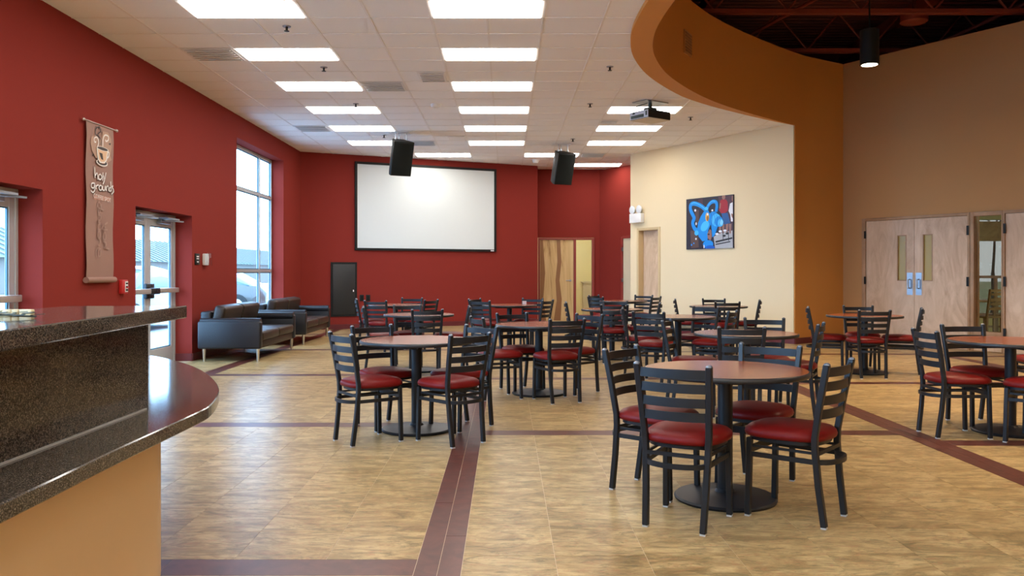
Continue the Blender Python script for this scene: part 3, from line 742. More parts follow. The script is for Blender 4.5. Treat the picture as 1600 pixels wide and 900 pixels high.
P.poly(UV([(290,150),(350,135),(360,250),(300,280)]),cP,1); P.poly(UV([(180,560),(280,560),(300,780),(190,790)]),cBr,1); P.poly(UV([(560,110),(750,90),(750,560),(640,560)]),cP,1)
P.poly(UV([(250,280),(300,290),(300,480),(255,480)]),cBr,2)
for x in (570,610,660,700): P.poly(UV([(x,470),(x+34,470),(x+25,600),(x+6,600)]),cS,2)
for x,y in ((545,605),(590,570),(650,560),(640,630),(680,600)): P.ell(uv(x,y),.035,.02,cW if x%20 else cK,3)
P.poly(UV([(590,160),(610,145),(665,145),(685,180),(690,290),(655,325),(600,330),(572,290)]),cR,3); P.poly(UV([(605,330),(685,325),(720,460),(640,480)]),cB,3)
P.ell(uv(633,112),.035,.05,cS,2); P.poly(UV([(585,190),(600,200),(592,270),(575,265)]),cS,4)
P.poly(UV([(750,180),(715,200),(698,300),(720,350),(728,440),(752,440)]),cW,4); P.poly(UV([(740,95),(752,92),(752,180),(738,150)]),cS,4); P.poly(UV([(730,330),(752,340),(752,400),(735,370)]),cS,5)
P.poly(UV([(525,700),(745,650),(745,672),(530,722)]),cK,4); P.poly(UV([(525,738),(720,702),(720,716),(530,752)]),cK,4)
for x in (620,690): P.poly(UV([(x,575),(x+8,575),(x+12,700),(x+4,700)]),cK,3)
# balloon loops
W1=.09
P.stroke(UV([(400,290),(330,235),(240,205),(188,225),(185,290),(225,370),(235,400),(215,460),(240,530),(290,570)]),W1,BL,5)
P.stroke(UV([(390,275),(320,225),(240,195),(195,215)]),.02,BH,6)
P.stroke(UV([(410,290),(430,230),(480,180),(530,180),(545,230),(535,310)]),.075,BL,5); P.stroke(UV([(425,235),(475,172),(525,172)]),.016,BH,6)
P.poly(UV([(370,310),(430,290),(450,330),(480,440),(430,560),(420,690),(350,700),(300,640),(280,560),(290,460),(330,370)]),BL,6)
P.ell(uv(270,590),.045,.05,BH,7); P.ell(uv(405,270),.035,.035,BH,7); P.ell(uv(298,535),.03,.045,BL,8)
P.ell(uv(385,500),.10,.085,BH,7,rot=.6); P.poly(UV([(470,480),(560,500),(520,620),(485,650),(478,560)]),BL,7); P.ell(uv(430,740),.11,.08,BL,8); P.ell(uv(455,785),.10,.045,BD,9)
P.poly(UV([(420,600),(455,540),(475,560),(480,640),(465,690),(425,660)]),cS,9); P.ell(uv(440,610),.02,.015,cK,10)
P.ell(uv(500,400),.115,.135,BL,9); P.ell(uv(540,420),.10,.12,BH,10); P.ell(uv(575,440),.085,.10,BL,11); P.ell(uv(598,455),.06,.075,BH,12); P.ell(uv(610,452),.033,.05,M('print_pale_blue',(.25,.65,.95),.3),13)
for x in (470,510,545,580): P.stroke(UV([(x,325+(x-470)*.35),(x+16,400+(x-470)*.2),(x+2,490)]),.008,BD,13)
P.ell(uv(420,380),.04,.085,cY,10); P.ell(uv(425,400),.022,.05,C('brown_gold',(.35,.14,.03)),11); P.ell(uv(425,345),.018,.022,cW,12)
P.ell(uv(355,690),.02,.03,cBr,3); P.ell(uv(376,770),.012,.035,cW,10); P.ell(uv(487,292),.02,.02,cW,8); P.ell(uv(250,295),.02,.025,cW,3); P.ell(uv(262,470),.015,.03,cW,3); P.ell(uv(260,668),.018,.02,cW,3); P.ell(uv(197,745),.015,.02,BL,3); P.ell(uv(230,725),.012,.015,BL,3)

# ------------------------------------------------------------------ banner on the left wall
by0,by1,bz0,bz1=9.16,9.83,1.19,3.06
t=thing('wall_banner','long brown coffee banner hanging on the red wall','banner',(LW,(by0+by1)/2,bz0))
L=Vector(t.location); BAN=M('taupe_banner_cloth',(.30,.165,.125),.7,bump=(30,.15,.004)); BTAN=M('banner_tan_blot',(.42,.26,.185),.7)
m=MB(); n=12; V=[]
for k in range(n+1):
    z=bz0+.06+(bz1-.04-bz0-.06)*k/n; o=.03+.006*math.sin(k*1.3)
    V+= [Vector((LW+o,by0+.02,z))-L,Vector((LW+o,by1-.02,z))-L,Vector((LW+o-.003,by1-.02,z))-L,Vector((LW+o-.003,by0+.02,z))-L]
fs=[(3,2,1,0),tuple(n*4+k for k in range(4))]
for k in range(n):
    for i in range(4): fs.append((k*4+i,k*4+(i+1)%4,k*4+4+(i+1)%4,k*4+4+i))
m.add(V,fs).build('cloth',BAN,t)
def rod(z,r,ext,name):
    MB().tube([Vector((LW+.035,by0-ext,z))-L,Vector((LW+.035,by1+ext,z))-L],r,12).build(name,BAN if name=='bottom_pocket' else M('rod_metal',(.4,.3,.25),.4),t)
rod(bz1-.04,.009,.05,'top_rod'); rod(bz0+.05,.034,0,'bottom_pocket'); 
for y in (by0-.05,by1+.05):
    MB().lathe([(.006,-.02),(.018,-.01),(.018,.01),(.006,.02)],10,c=Vector((LW+.035,y,bz1-.04))-L,T=Matrix.Rotation(PI/2,3,'X')).build('finial',CHROME,t)
B=Print(WL,by0+.02,bz0+.06,by1-by0-.04,bz1-bz0-.10,.040,t)
def bv(x,y):    # coordinates read off the photograph's banner, 60..185 wide, 95..810 tall, top edge sloping
    u=(x-62)/122; top=85+u*36; return (u,(802-y)/(802-top))
def BV(l): return [bv(*q) for q in l]
IW=M('banner_white_ink',(.75,.70,.66),.6); IK=M('banner_black_ink',(.03,.015,.012),.6); IC=M('banner_cream_ink',(.70,.45,.27),.6); IP=M('banner_pink_box',(.45,.20,.14),.6)
B.poly(BV([(80,160),(95,150),(125,165),(130,130),(155,135),(170,165),(172,205),(165,240),(172,260),(150,275),(120,240),(100,255),(82,220),(76,185)]),BTAN,1)
B.stroke(BV([(118,195),(112,160),(98,145),(100,120),(115,112),(122,130),(112,140),(108,150),(122,170),(124,195)]),.014,IK,2)
B.stroke(BV([(106,205),(112,180),(104,160),(92,165),(94,182),(100,180)]),.016,IW,2); B.stroke(BV([(130,200),(132,165),(140,148),(155,152),(156,168),(146,176),(142,168)]),.018,IW,2)
B.ell(bv(127,275),.21,.022,IW,2); B.ell(bv(127,273),.18,.017,IK,3); B.ell(bv(126,270),.12,.010,IC,4)
B.poly(BV([(100,208),(154,214),(148,262),(138,276),(116,275),(106,258)]),IW,5); B.poly(BV([(105,214),(149,219),(143,260),(134,270),(119,269),(111,256)]),IC,6)
B.poly(BV([(112,228),(126,232),(130,262),(121,258),(116,245)]),IK,7)
B.ell(bv(127,211),.225,.013,IW,7); B.ell(bv(127,211),.195,.010,IK,8); B.stroke(BV([(150,222),(158,228),(156,245),(146,254)]),.02,IW,4)
B.poly(BV([(156,186),(168,182),(165,194)]),IK,2); B.stroke(BV([(84,245),(90,236)]),.015,IK,2,smooth=False)
def letters(lst,wd,mat,lv,f=lambda q:q,name='lettering'):
    mb=MB()
    for l in lst: B.stroke([f(bv(*q)) for q in l],wd,mat,lv,mb=mb)
    mb.build(name,mat,t)
word=[ [(93,292),(95,345)],[(95,335),(102,322),(106,332),(107,352)],                              # h
       [(118,326),(111,332),(112,348),(120,350),(125,338),(118,326)],                              # o
       [(130,318),(129,356)],                                                                        # l
       [(133,332),(137,350)],[(144,318),(138,350),(130,372)],                                        # y
       [(90,368),(80,370),(79,386),(88,390),(92,378)],[(92,366),(94,395),(86,410),(76,402)],          # g
       [(98,376),(100,396)],[(100,382),(106,376),(111,378)],                                         # r
       [(118,376),(112,386),(116,398),(124,396),(125,382),(118,376)],                                # o
       [(129,378),(129,396),(137,398),(140,380)],[(141,378),(143,400)],                              # u
       [(146,402),(146,382)],[(146,386),(152,378),(156,386),(156,404)],                              # n
       [(168,386),(161,388),(160,402),(168,400)],[(166,358),(169,404)],                              # d
       [(178,378),(172,382),(178,392),(180,404),(170,416)] ]                                         # s
letters([[(x+1.6,y+2.5) for x,y in l] for l in word],.018,IK,2); letters(word,.016,IW,4)
B.poly(BV([(90,421),(166,430),(166,450),(90,441)]),IP,1)
# faint tone-on-tone repeat of the script, turned to run up the banner
IF=M('banner_faint_ink',(.365,.215,.17),.7)
letters(word,.02,IF,1,f=lambda q:(.5+(q[1]-.615)*3.0,.30+(q[0]-.5)*.42))
def text_mesh(body,size,mat,name,parent,origin,ux,uz,extr=.0005):
    cu=bpy.data.curves.new(name,'FONT'); cu.body=body; cu.size=size; cu.align_x='CENTER'; cu.align_y='CENTER'
    tmp=bpy.data.objects.new('tmp_text',cu); COL.objects.link(tmp)
    dg=bpy.context.evaluated_depsgraph_get(); dg.update(); me=bpy.data.meshes.new_from_object(tmp.evaluated_get(dg))
    bpy.data.objects.remove(tmp,do_unlink=True)
    for v in me.vertices:
        p=Vector(origin)+Vector(ux)*v.co.x+Vector(uz)*v.co.y; v.co=p
    me.materials.clear(); me.materials.append(mat); me.name=name
    return link(me,name,parent)
c=B.m(*bv(128,435.5),.0435)
text_mesh('COFFEE SPOT',.070,IW,'lettering',t,c,(0,.95,-.06),(0,0,1.0))

# pull station, thermostat, exit plate
y=(LW*-1)*F/(VX-189.5); t=thing('fire_alarm_pull','small red fire alarm pull station below the banner','fire alarm',(LW,y,1.15))
MB().box((0.001,-.075,-.085),(.05,.075,.085)).build('housing',REDP,t,bevel=.008)
MB().box((.05,-.01,-.065),(.056,.06,.065)).build('white_panel',WHITE,t); MB().box((.056,.0,-.05),(.06,.05,-.03)).box((.056,.005,-.01),(.06,.045,.01)).box((.056,.0,.03),(.06,.05,.05)).build('lettering',BLACKP,t); MB().box((.06,.005,-.015),(.075,.04,.0)).build('pull_handle',REDP,t)
yy=4.7*F/(VX-307.5); z=zat(yy,405); t=thing('exit_plate','small black plate beside the thermostat on red wall','sign',(LW,yy,z))
MB().box((.001,-.09,-.085),(.015,.09,.085)).build('plate',BLACKP,t,bevel=.003)
m=MB(); m.box((.015,-.045,.03),(.017,.045,.05)); m.box((.015,-.045,.0),(.017,.045,.015)); m.box((.015,-.03,-.05),(.017,.03,-.03)); m.build('print',WHITE,t)
yy=4.7*F/(VX-319.5); t=thing('thermostat','white thermostat under clear cover right of black plate','thermostat',(LW,yy,z+.0))
MB().box((.001,-.10,-.09),(.05,.06,.09)).build('body',WHITE,t,bevel=.012); m=MB(); m.box((.052,-.12,-.10),(.08,.14,.1)); m.build('clear_cover',glass('clear_plastic',(.93,.95,.97)),t,bevel=.01)
MB().box((.05,-.03,-.05),(.058,.03,.05)).build('dial',GREYV,t)

# ------------------------------------------------------------------ right wall: birch doors
t=thing('door_6','birch double doors with slit windows and steel pulls','door',(0,0,0),kind='structure')
HT=2.29
for q in ((r[0],r[1],0,2.34),(r[3],r[3]+.04,0,2.34),(r[1],r[3],HT,2.34)): wbox(WK,q[0],q[1],q[2],q[3],-.12,.025,'door_frame',TRIMW,t,.005)
def leafK(u0,u1,g0,g1,gz0,gz1,parent,name='door_leaf'):
    m=MB()
    if g0 is None: WK.box(m,u0,u1,.01,HT-.005,-.05,-.005)
    else:
        for q in ((u0,g0,.01,HT-.005),(g1,u1,.01,HT-.005),(g0,g1,.01,gz0),(g0,g1,gz1,HT-.005)): WK.box(m,q[0],q[1],q[2],q[3],-.05,-.005)
    o=m.build(name,MAPLE,parent)
    if g0 is not None:
        wbox(WK,g0,g1,gz0,gz1,-.032,-.026,'pane',GOLDG,o)
        for q in ((g0-.012,g0+.004,gz0-.012,gz1+.012),(g1-.004,g1+.012,gz0-.012,gz1+.012),(g0,g1,gz0-.012,gz0+.004),(g0,g1,gz1-.004,gz1+.012)): wbox(WK,q[0],q[1],q[2],q[3],-.04,.0,'glass_stop',TRIMW,o)
    return o
s=WK.s_px; gz1=WK.z(s(1430),367.5); gz0=WK.z(s(1430),438)
def fix(o,W=WK): return o
l1=leafK(r[1]+.004,r[2]-.003,s(1402.5),s(1415),gz0,gz1,t); l2=leafK(r[2]+.003,r[3]-.004,s(1442.5),s(1456),gz0,gz1,t)
def pull(u0,u1,parent,zc):
    pl=wbox(WK,u0,u1,zc-.20,zc+.20,-.005,.0,'pull_plate',STEEL,parent)
    uc=(u0+u1)/2; 
    m=MB(); m.tube([WK.P(uc,zc-.08,0),WK.P(uc,zc-.08,.05),WK.P(uc,zc+.08,.05),WK.P(uc,zc+.08,0)],.012,8); m.build('pull_handle',STEEL,parent)
zc=WK.z(s(1428),443.5)
pull(s(1417),s(1426),l1,zc); pull(s(1431),s(1440),l2,zc)
for zz in (WK.z(r[1],367),WK.z(r[1],438)): wbox(WK,r[1]-.02,r[1]+.015,zz-.07,zz+.07,.02,.035,'hinge',BLACKP,t)
for py in (360,440): zz=WK.z(r[3],py); wbox(WK,r[3]-.01,r[3]+.03,zz-.08,zz+.08,.02,.035,'hinge',BLACKP,t)
t=thing('window_3','narrow sidelight between the birch doors showing the next room','window',(0,0,0),kind='structure')
for q in ((r[3]+.045,r[4],0,2.34),(r[5],r[6]-.035,0,2.34),(r[4],r[5],2.27,2.34),(r[4],r[5],.27,.33)): wbox(WK,q[0],q[1],q[2],q[3],-.12,.024,'window_frame',TRIMW,t,.004)
wbox(WK,r[4],r[5],.01,.27,-.04,.018,'bottom_panel',MAPLE,t)
wbox(WK,r[4],r[5],.33,2.27,-.06,-.054,'pane',GLSY,t)
t=thing('door_7','birch door at right edge beside the sidelight','door',(0,0,0),kind='structure')
leafK(r[6]+.0,doorR,None,None,0,0,t); wbox(WK,r[6]-.03,r[6]-.004,0,2.34,-.12,.024,'door_frame',TRIMW,t); wbox(WK,doorR+.004,doorR+.05,0,2.34,-.12,.024,'door_frame',TRIMW,t); wbox(WK,r[6]-.004,doorR+.004,HT,2.34,-.12,.024,'door_frame',TRIMW,t)
for py in (357,440,521): zz=WK.z(r[6],py); wbox(WK,r[6]-.02,r[6]+.02,zz-.08,zz+.08,.024,.036,'hinge',BLACKP,t)
# room beyond
m=MB(); m.box((6.3,16.6,0),(6.4,18.6,2.9)); m.box((13.9,8.6,0),(14.0,18.6,2.9)); 
for q in ((6.3,9.4,0,2.9),(12.6,14,0,2.9),(9.4,12.6,2.5,2.9),(9.4,12.6,0,.35)): m.box((q[0],18.5,q[2]),(q[1],18.62,q[3]))
st(m.build('wall_lounge',M('lounge_yellow_paint',(.60,.50,.18),.6)),'yellow walls of the room behind the sidelight')
o=MB().box((9.4,18.3,2.02),(12.6,18.5,2.45)).build('wood_valance',wood('valance_wood',[(.3,(.28,.17,.05)),(.7,(.45,.30,.10))],(1,1,1),.5)); tag(o,'golden wood valance above the lounge window behind sidelight','valance')
t=thing('window_4','wide lounge window with bare tree behind, seen through sidelight','window',(0,0,0),kind='structure')
for q in ((9.4,12.6,1.19,1.25),(9.4,12.6,.35,.41),(10.95,11.01,.41,1.19),(9.4,9.46,.41,2.5),(12.54,12.6,.41,2.5)): MB().box((q[0],18.5,q[2]),(q[1],18.56,q[3])).build('window_frame',TRIMW,t)
MB().box((9.46,18.53,.41),(12.54,18.536,2.5)).build('pane',glass('sky_dimming_glass',(.27,.22,.20)),t)  # pane tint added to dim the over-bright sky behind it
ld=bpy.data.lights.new('daylight_portal','AREA'); ld.shape='RECTANGLE'; ld.size=3.2; ld.size_y=2.1; ld.cycles.is_portal=True
lo=bpy.data.objects.new('daylight_portal',ld); COL.objects.link(lo); lo.location=(11,18.64,1.4); lo.rotation_euler=(-PI/2,0,0); tag(lo,'daylight entering through lounge window','light')
WCH=wood('golden_chair_wood',[(.3,(.22,.13,.04)),(.7,(.36,.22,.08))],(1,1,1),.45)
def loungechair(x,y,rz,label):
    t=thing('wooden_chair',label,'chair',(x,y,0),rz,group='wooden chairs in the next room')
    MB().box((-.21,-.2,.44),(.21,.22,.475)).build('seat',WCH,t,bevel=.01)
    for sx in (-1,1):
        MB().sweep([(sx*.19,.19,0),(sx*.19,.19,.44)],.035,.035,(0,1,0)).build('leg',WCH,t); MB().sweep([(sx*.19,-.19,0),(sx*.19,-.18,.45),(sx*.19,-.26,1.0)],.035,.035,(0,1,0)).build('leg',WCH,t)
    for z in (.62,.71,.80,.9,.97): MB().box((-.18,-.245+.0-(z-.62)*.08,z-.022),(.18,-.23-(z-.62)*.08,z+.022)).build('slat',WCH,t)
    MB().box((-.18,.18,.2),(.18,.2,.24)).build('stretcher',WCH,t)
t=thing('ceiling_light','unseen fill light added to brighten the room behind the sidelight','ceiling light',(10.2,15.2,2.89)); MB().box((-.6,-.3,-.03),(.6,.3,-.001)).build('diffuser',emis('lounge_fill_glow',(1,.9,.65),9),t)  # glowing panel added out of sight to brighten this room
loungechair(9.35,16.1,.35,'wooden slat-back chair in next room, left of its table'); loungechair(9.95,16.6,-.2,'wooden slat-back chair in next room, right behind sidelight')
t=thing('lounge_table','wooden table in next room behind the sidelight','table',(9.55,17.2,0))
MB().box((-.6,-.4,.71),(.9,.4,.75)).build('tabletop',WCH,t,bevel=.006)
for sx,sy in ((-.55,-.35),(.85,-.35),(-.55,.35),(.85,.35)): MB().box((sx-.04,sy-.04,0),(sx+.04,sy+.04,.71)).build('leg',WCH,t)
BARK=M('bare_bark',(.10,.075,.055),.9)
def tree(x,y,h,label,sd):
    rnd=random.Random(sd); t=thing('bare_tree',label,'tree',(x,y,-.1)); 
    br=MB()
    def grow(p,d,l,rr,dep):
        q=p+d*l; br.tube([p,p+d*l*.5+Vector((rnd.uniform(-.05,.05),0,.02)),q],rr,5,r2=rr*.65)
        if dep==0: return
        for _ in range(3 if dep>2 else 2):
            nd=(d+Vector((rnd.uniform(-.8,.8),rnd.uniform(-.6,.6),rnd.uniform(-.1,.5)))).normalized(); grow(q,nd,l*rnd.uniform(.62,.82),rr*.62,dep-1)
    MB().tube([(0,0,0),(.03,0,h*.12),(0,0,h*.22)],.08,8,r2=.06).build('trunk',BARK,t)
    grow(Vector((0,0,h*.21)),Vector((.05,0,1)),h*.24,.05,6)
    o=br.build('branch',BARK,t); o['kind']='stuff'
tree(12.9,24.5,6.0,'bare tree outside the lounge window, left of the pair',3); tree(16.5,28.0,6.4,'bare tree outside the lounge window, right of the pair',5)
st(MB().box((5.2,19.2,-.2),(80,120,-.08)).build('ground',M('winter_grass',(.24,.25,.13),.9,var=(.6,.3))),'winter lawn outside the lounge window','ground')

# ------------------------------------------------------------------ loudspeakers, projector
def speaker(px,py,d,rz,label):
    x=(px-VX)*d/F; z=zat(d,py); t=thing('loudspeaker',label,'speaker',(x,d,z),group='ceiling-hung loudspeakers')
    R=Matrix.Rotation(rz,3,'Z')@Matrix.Rotation(.30,3,'X')
    hw,bw,hh,dp=.215,.12,.34,.36
    pl=[(-hw,-dp/2),(hw,-dp/2),(hw,-dp/2+.09),(bw,dp/2),(-bw,dp/2),(-hw,-dp/2+.09)]
    m=MB().prism(pl,-hh,hh); m.v=[tuple(R@Vector(p)) for p in m.v]; m.build('cabinet',BLACKP,t,bevel=.015)
    m=MB(); n=8; V=[]
    for k in range(n+1):
        a=-1+2*k/n; V+=[(a*(hw-.02),-dp/2-.03*(1-a*a)-.004,-hh+.03),(a*(hw-.02),-dp/2-.03*(1-a*a)-.004,hh-.03)]
    V2=[(p[0],-dp/2+.0,p[2]) for p in V]
    fs=[(2*k,2*k+2,2*k+3,2*k+1) for k in range(n)]+[(2*k,2*k+1,2*(n+1)+2*k+1,2*(n+1)+2*k) for k in (0,n)]
    fs+=[(2*k,2*k+2,2*(n+1)+2*k+2,2*(n+1)+2*k) for k in range(n)]+[(2*k+1,2*k+3,2*(n+1)+2*k+3,2*(n+1)+2*k+1) for k in range(n)]
    m.add(V+V2,fs); m.v=[tuple(R@Vector(p)) for p in m.v]; m.build('grille',FOAM,t)
    for q in ((-.1,.05,hh),(.13,.05,hh),(0,.12,hh)):
        a=R@Vector(q); MB().tube([a,(a.x,a.y,ZC-z-.002)],.006,6).build('hanger_rod',STEEL,t)
        MB().lathe([(.02,-.012),(.02,.012)],10,c=(a.x,a.y,a.z+.02)).build('eye_bolt',STEEL,t)
    MB().box((-.2,-.1,ZC-z-.012),(.2,.18,ZC-z-.001)).build('mount_plate',GREYV,t)
speaker(624,246,16.3,.50,'black loudspeaker hanging in front of the projection screen'); speaker(877,262,17.8,.45,'black loudspeaker hanging right of the projection screen')
d=13.4; x=(1016-VX)*d/F; z=zat(d,182)
t=thing('projector','ceiling projector with black side and white port panel','projector',(x,d,z),.62)
hx,hy,hz=.25,.21,.065
MB().box((-hx,-hy,-hz),(hx,hy,hz)).build('case',BLACKP,t,bevel=.012)
MB().box((-hx+.005,-hy+.005,-hz-.006),(hx-.005,hy-.005,-hz)).build('underside',M('cream_plastic',(.6,.52,.38),.5),t)
pp=MB().box((-hx-.006,-hy+.008,-hz+.006),(-hx,hy-.008,hz-.006)).build('port_panel',M('silver_plastic',(.55,.6,.72),.4),t)
MB().box((-hx-.01,-hy+.1,-hz+.015),(-hx-.006,hy-.03,.0)).box((-hx-.01,-hy+.03,-.03),(-hx-.006,-hy+.06,.04)).box((-hx-.012,hy-.12,.02),(-hx-.006,hy-.07,.045)).build('port',M('dark_teal_port',(.01,.035,.035),.4),pp)
MB().box((-.08,-.07,hz),(.08,.07,hz+.07)).box((-.02,-.02,hz+.07),(.02,.02,ZC-z)).build('mount',M('dark_green_mount',(.02,.04,.032),.5),t)
MB().box((-.25,-.16,ZC-z-.014),(.25,.16,ZC-z-.001)).build('mount_shadow_plate',STEEL,t)  # mount plate that also stands in for a grey shadow on the ceiling
MB().tube(cr3:=[(-hx-.01,hy-.1,.03),(-hx-.03,hy-.1,.08),(-.2,.08,.16),(-.08,.03,.2),(-.02,0,.23)],.007,6).build('cable',BLACKP,t)
MB().tube([(.08,.0,.1),(.14,.02,.13),(.2,.0,.1),(.22,-.03,.09),(.16,-.05,.085)],.006,6).build('cable',M('green_cable',(.06,.2,.12),.5),t)

# pendants in the rotunda
def pendant(x,y,z,label):
    t=thing('pendant_light',label,'pendant light',(x,y,z),group='black cylinder pendants')
    MB().lathe([(.118,0),(.13,0),(.13,.5),(.10,.515),(.02,.53)],32).build('shade',BLACKP,t)
    MB().lathe([(.03,-.003),(.108,-.003),(.108,.0),(.03,.0)],28).build('lens',emis('pendant_lens',(1,.86,.62),14),t)
    MB().tube([(0,0,.52),(0,0,ZD-z-.01)],.012,8).build('cord',BLACKP,t)
    MB().lathe([(.06,ZD-z-.04),(.065,ZD-z-.002)],16).build('canopy',BLACKP,t)
    ld=bpy.data.lights.new('downlight','SPOT'); ld.energy=PEND_W; ld.color=(1,.76,.48); ld.spot_size=math.radians(120); ld.spot_blend=1.0; ld.shadow_soft_size=.07
    lo=bpy.data.objects.new('downlight',ld); COL.objects.link(lo); lo.parent=t; lo.location=(0,0,-.02)
pendant(5.28,12.0,4.34,'black cylinder pendant light hanging before the tan wall corner')
pendant(4.74,9.02,4.36,'black cylinder pendant at the top edge of the photo')
for i,(x,y) in enumerate(((8.2,9.2),(5.0,6.0),(8.3,6.1),(6.6,3.6),(9.6,3.6))):
    pendant(x,y,4.34,'black cylinder pendant out of view overhead, %s'%('by the right doors','above the right edge table','right of the edge table','behind it','near the rear wall')[i])
d=14.1; t=thing('round_fixture','dark red round fixture under the roof deck','fixture',((1428-VX)*d/F,d,zat(d,36)))
MB().lathe([(.19,0),(.22,.02),(.22,.16),(.18,.18)],28).build('drum',ORED,t); MB().lathe([(.03,.18),(.03,ZD-zat(d,36)-.002)],10).build('stem',DRED,t)
# wall grille on the bulkhead
i=min(range(iq,len(curve)),key=lambda k:abs((curve[k][0]-(1075-VX)*curve[k][1]/F))+(0 if curve[k][1]>9 else 99))
a,b=Vector(curve[i]),Vector(curve[i+1]); dd=(b-a).normalized().to_3d(); nn=Vector((dd.y,-dd.x,0)); 
if nn.dot(Vector((8,8.8,0))-a.to_3d())<0: nn=-nn
zg=zat(a.y,68); t=thing('bulkhead_grille','small square return grille on the curved bulkhead','vent',(a.x+nn.x*.012,a.y+nn.y*.012,zg))
MB().obox((0,0,0),dd*.17,nn*.01,(0,0,.17)).build('frame',M('amber_metal',(.5,.26,.10),.5),t)
for k in range(7): MB().obox(nn*.014+Vector((0,0,-.13+k*.043)),dd*.145,nn*.006,(0,0,.012)).build('louvre',M('amber_louvre',(.33,.16,.06),.5),t)

# ------------------------------------------------------------------ counter
ZL,TH=.77,.05
lowpts=[(-1.222,-1.0),(-1.222,1.9),(-1.232,2.6),(-1.232,3.3),(-1.25,3.5),(-1.311,3.75),(-1.40,4.02),(-1.56,4.38),(-1.79,4.80),(-2.06,5.18),(-2.43,5.58),(-2.9,5.85),(-3.5,5.95)]
low=cr(lowpts,4)
back=[(-3.5,5.25),(-2.95,5.2),(-2.5,4.95),(-2.25,4.5),(-2.15,3.9),(-2.15,-1.0)]
t=thing('counter_worktop','lower curved speckled granite worktop of the service counter','worktop',(0,0,0))
MB().prism(low+back,ZL-TH,ZL).build('slab',GRAN,t,bevel=.004,seg=1)
inn=offset(low,.26)
if inn[10][0]>low[10][0]: inn=offset(low,-.26)
t=thing('service_counter','tan curved service counter at left with granite backsplash','counter',(0,0,0))
bk=[(-3.5,5.5),(-2.9,5.4),(-2.5,5.1),(-2.15,4.6),(-2.0,3.9),(-2.0,-.95)]
basel=cr([(-1.49,-1.0),(-1.49,1.5),(-1.49,3.0),(-1.49,3.42),(-1.503,3.58),(-1.585,3.77),(-1.75,4.02),(-2.02,4.33),(-2.4,4.68),(-2.9,4.95),(-3.5,5.05)],4)
MB().prism(basel+[(-3.5,4.9),(-2.9,4.8),(-2.45,4.5),(-2.15,4.1),(-2.05,3.7),(-2.0,-.95)],0,ZL-TH).build('base_panel',BASEC,t)
MB().prism([(-1.60,-.9),(-1.465,-.9),(-1.47,3.39),(-1.60,3.39)],ZL,1.125).build('backsplash',GRAN,t)
MB().prism([(-1.463,-.9),(-1.457,-.9),(-1.462,3.36),(-1.468,3.36)],ZL,ZL+.006).build('sealant_bead',M('sealant',(.4,.38,.35),.4),t)
t=thing('bar_top','raised speckled granite bar top above the backsplash','counter top',(0,0,0))
MB().prism([(-1.20,-1.0),(-1.27,1.0),(-1.297,2.12),(-1.427,3.69),(-1.93,3.64),(-1.93,-1.0)],1.125,1.18).build('slab',GRAN,t,bevel=.004,seg=1)
# items on the bar top
BX_=M('cream_bead',(.62,.52,.30),.4); t=thing('bead_string','string of small cream blocks on the bar top','ornament',(-1.68,2.78,1.18))
for k in range(7): MB().box((-.013,-.011,0),(.013,.011,.024)).build('bead',BX_,t,(-.07+k*.024+ (k%2)*.002,.004*(k%3),0.0),bevel=.003)
MB().tube([(-.11,.01,.03),(-.09,.0,.04),(-.07,.012,.03)],.004,6).build('clasp',M('brass',(.7,.45,.15),.3,metal=1),t)
t=thing('dark_sprig','dark feathery sprig lying on the bar top','sprig',(-1.62,2.66,1.18)); SPR=M('dark_leaf',(.02,.03,.02),.4)
MB().tube([(-.14,0,.008),(0,0,.012),(.10,.01,.006)],.003,6).build('stem',SPR,t)
for k in range(16):
    x=-.12+k*.014; s_=1 if k%2 else -1
    MB().obox((x+.012,s_*.014,.012+.004*(k%3)),(.02,s_*.006,.002),(-.001,s_*.004,0),(0,0,.001)).build('leaflet',SPR,t)

# ------------------------------------------------------------------ sofas
def sofa(y0,y1,label):
    t=thing('leather_sofa',label,'sofa',(-4.10,(y0+y1)/2,0),group='black leather sofas'); L=(y1-y0)/2
    x0,x1=-.47,.47
    MB().box((x0+.03,-L+.1,.19),(x1-.03,L-.1,.30)).build('base_frame',LEATHB,t,bevel=.015)
    for s in (-1,1):
        yy0,yy1=(-L,-L+.12) if s<0 else (L-.12,L)
        MB().box((x0,yy0,.19),(x1,yy1,.60)).build('arm',LEATH,t,bevel=.03,seg=3)
        m=MB().tube([(x0+.03,(yy0+yy1)/2-s*.02,.58),(x1-.02,(yy0+yy1)/2-s*.02,.58)],.065,14); m.build('arm_roll',LEATH,t)
    MB().box((x0,-L+.12,.19),(x0+.16,L-.12,.74)).build('backrest',LEATH,t,bevel=.03,seg=3)
    n=2; w=(2*L-.26)/n
    for k in range(n):
        a=-L+.13+w*k
        MB().box((x0+.17,a+.005,.30),(x1+.0,a+w-.005,.44)).build('seat_cushion',LEATHB,t,bevel=.035,seg=3)
        o=MB().obox((0,0,0),(.085,0,-.02),(0,w/2-.008,0),(.045,0,.19)).build('back_cushion',LEATHB,t,(x0+.25,a+w/2,.63),bevel=.05,seg=4)
    for sx in (x0+.08,x1-.06):
        for sy in (-L+.07,L-.07): MB().lathe([(.016,0),(.028,.19)],14,c=(sx,sy,0)).build('leg',CHROME,t)
sofa(12.2,14.25,'nearer black leather two-seat sofa under the tall window'); sofa(14.95,17.05,'farther black leather sofa beside the red corner')

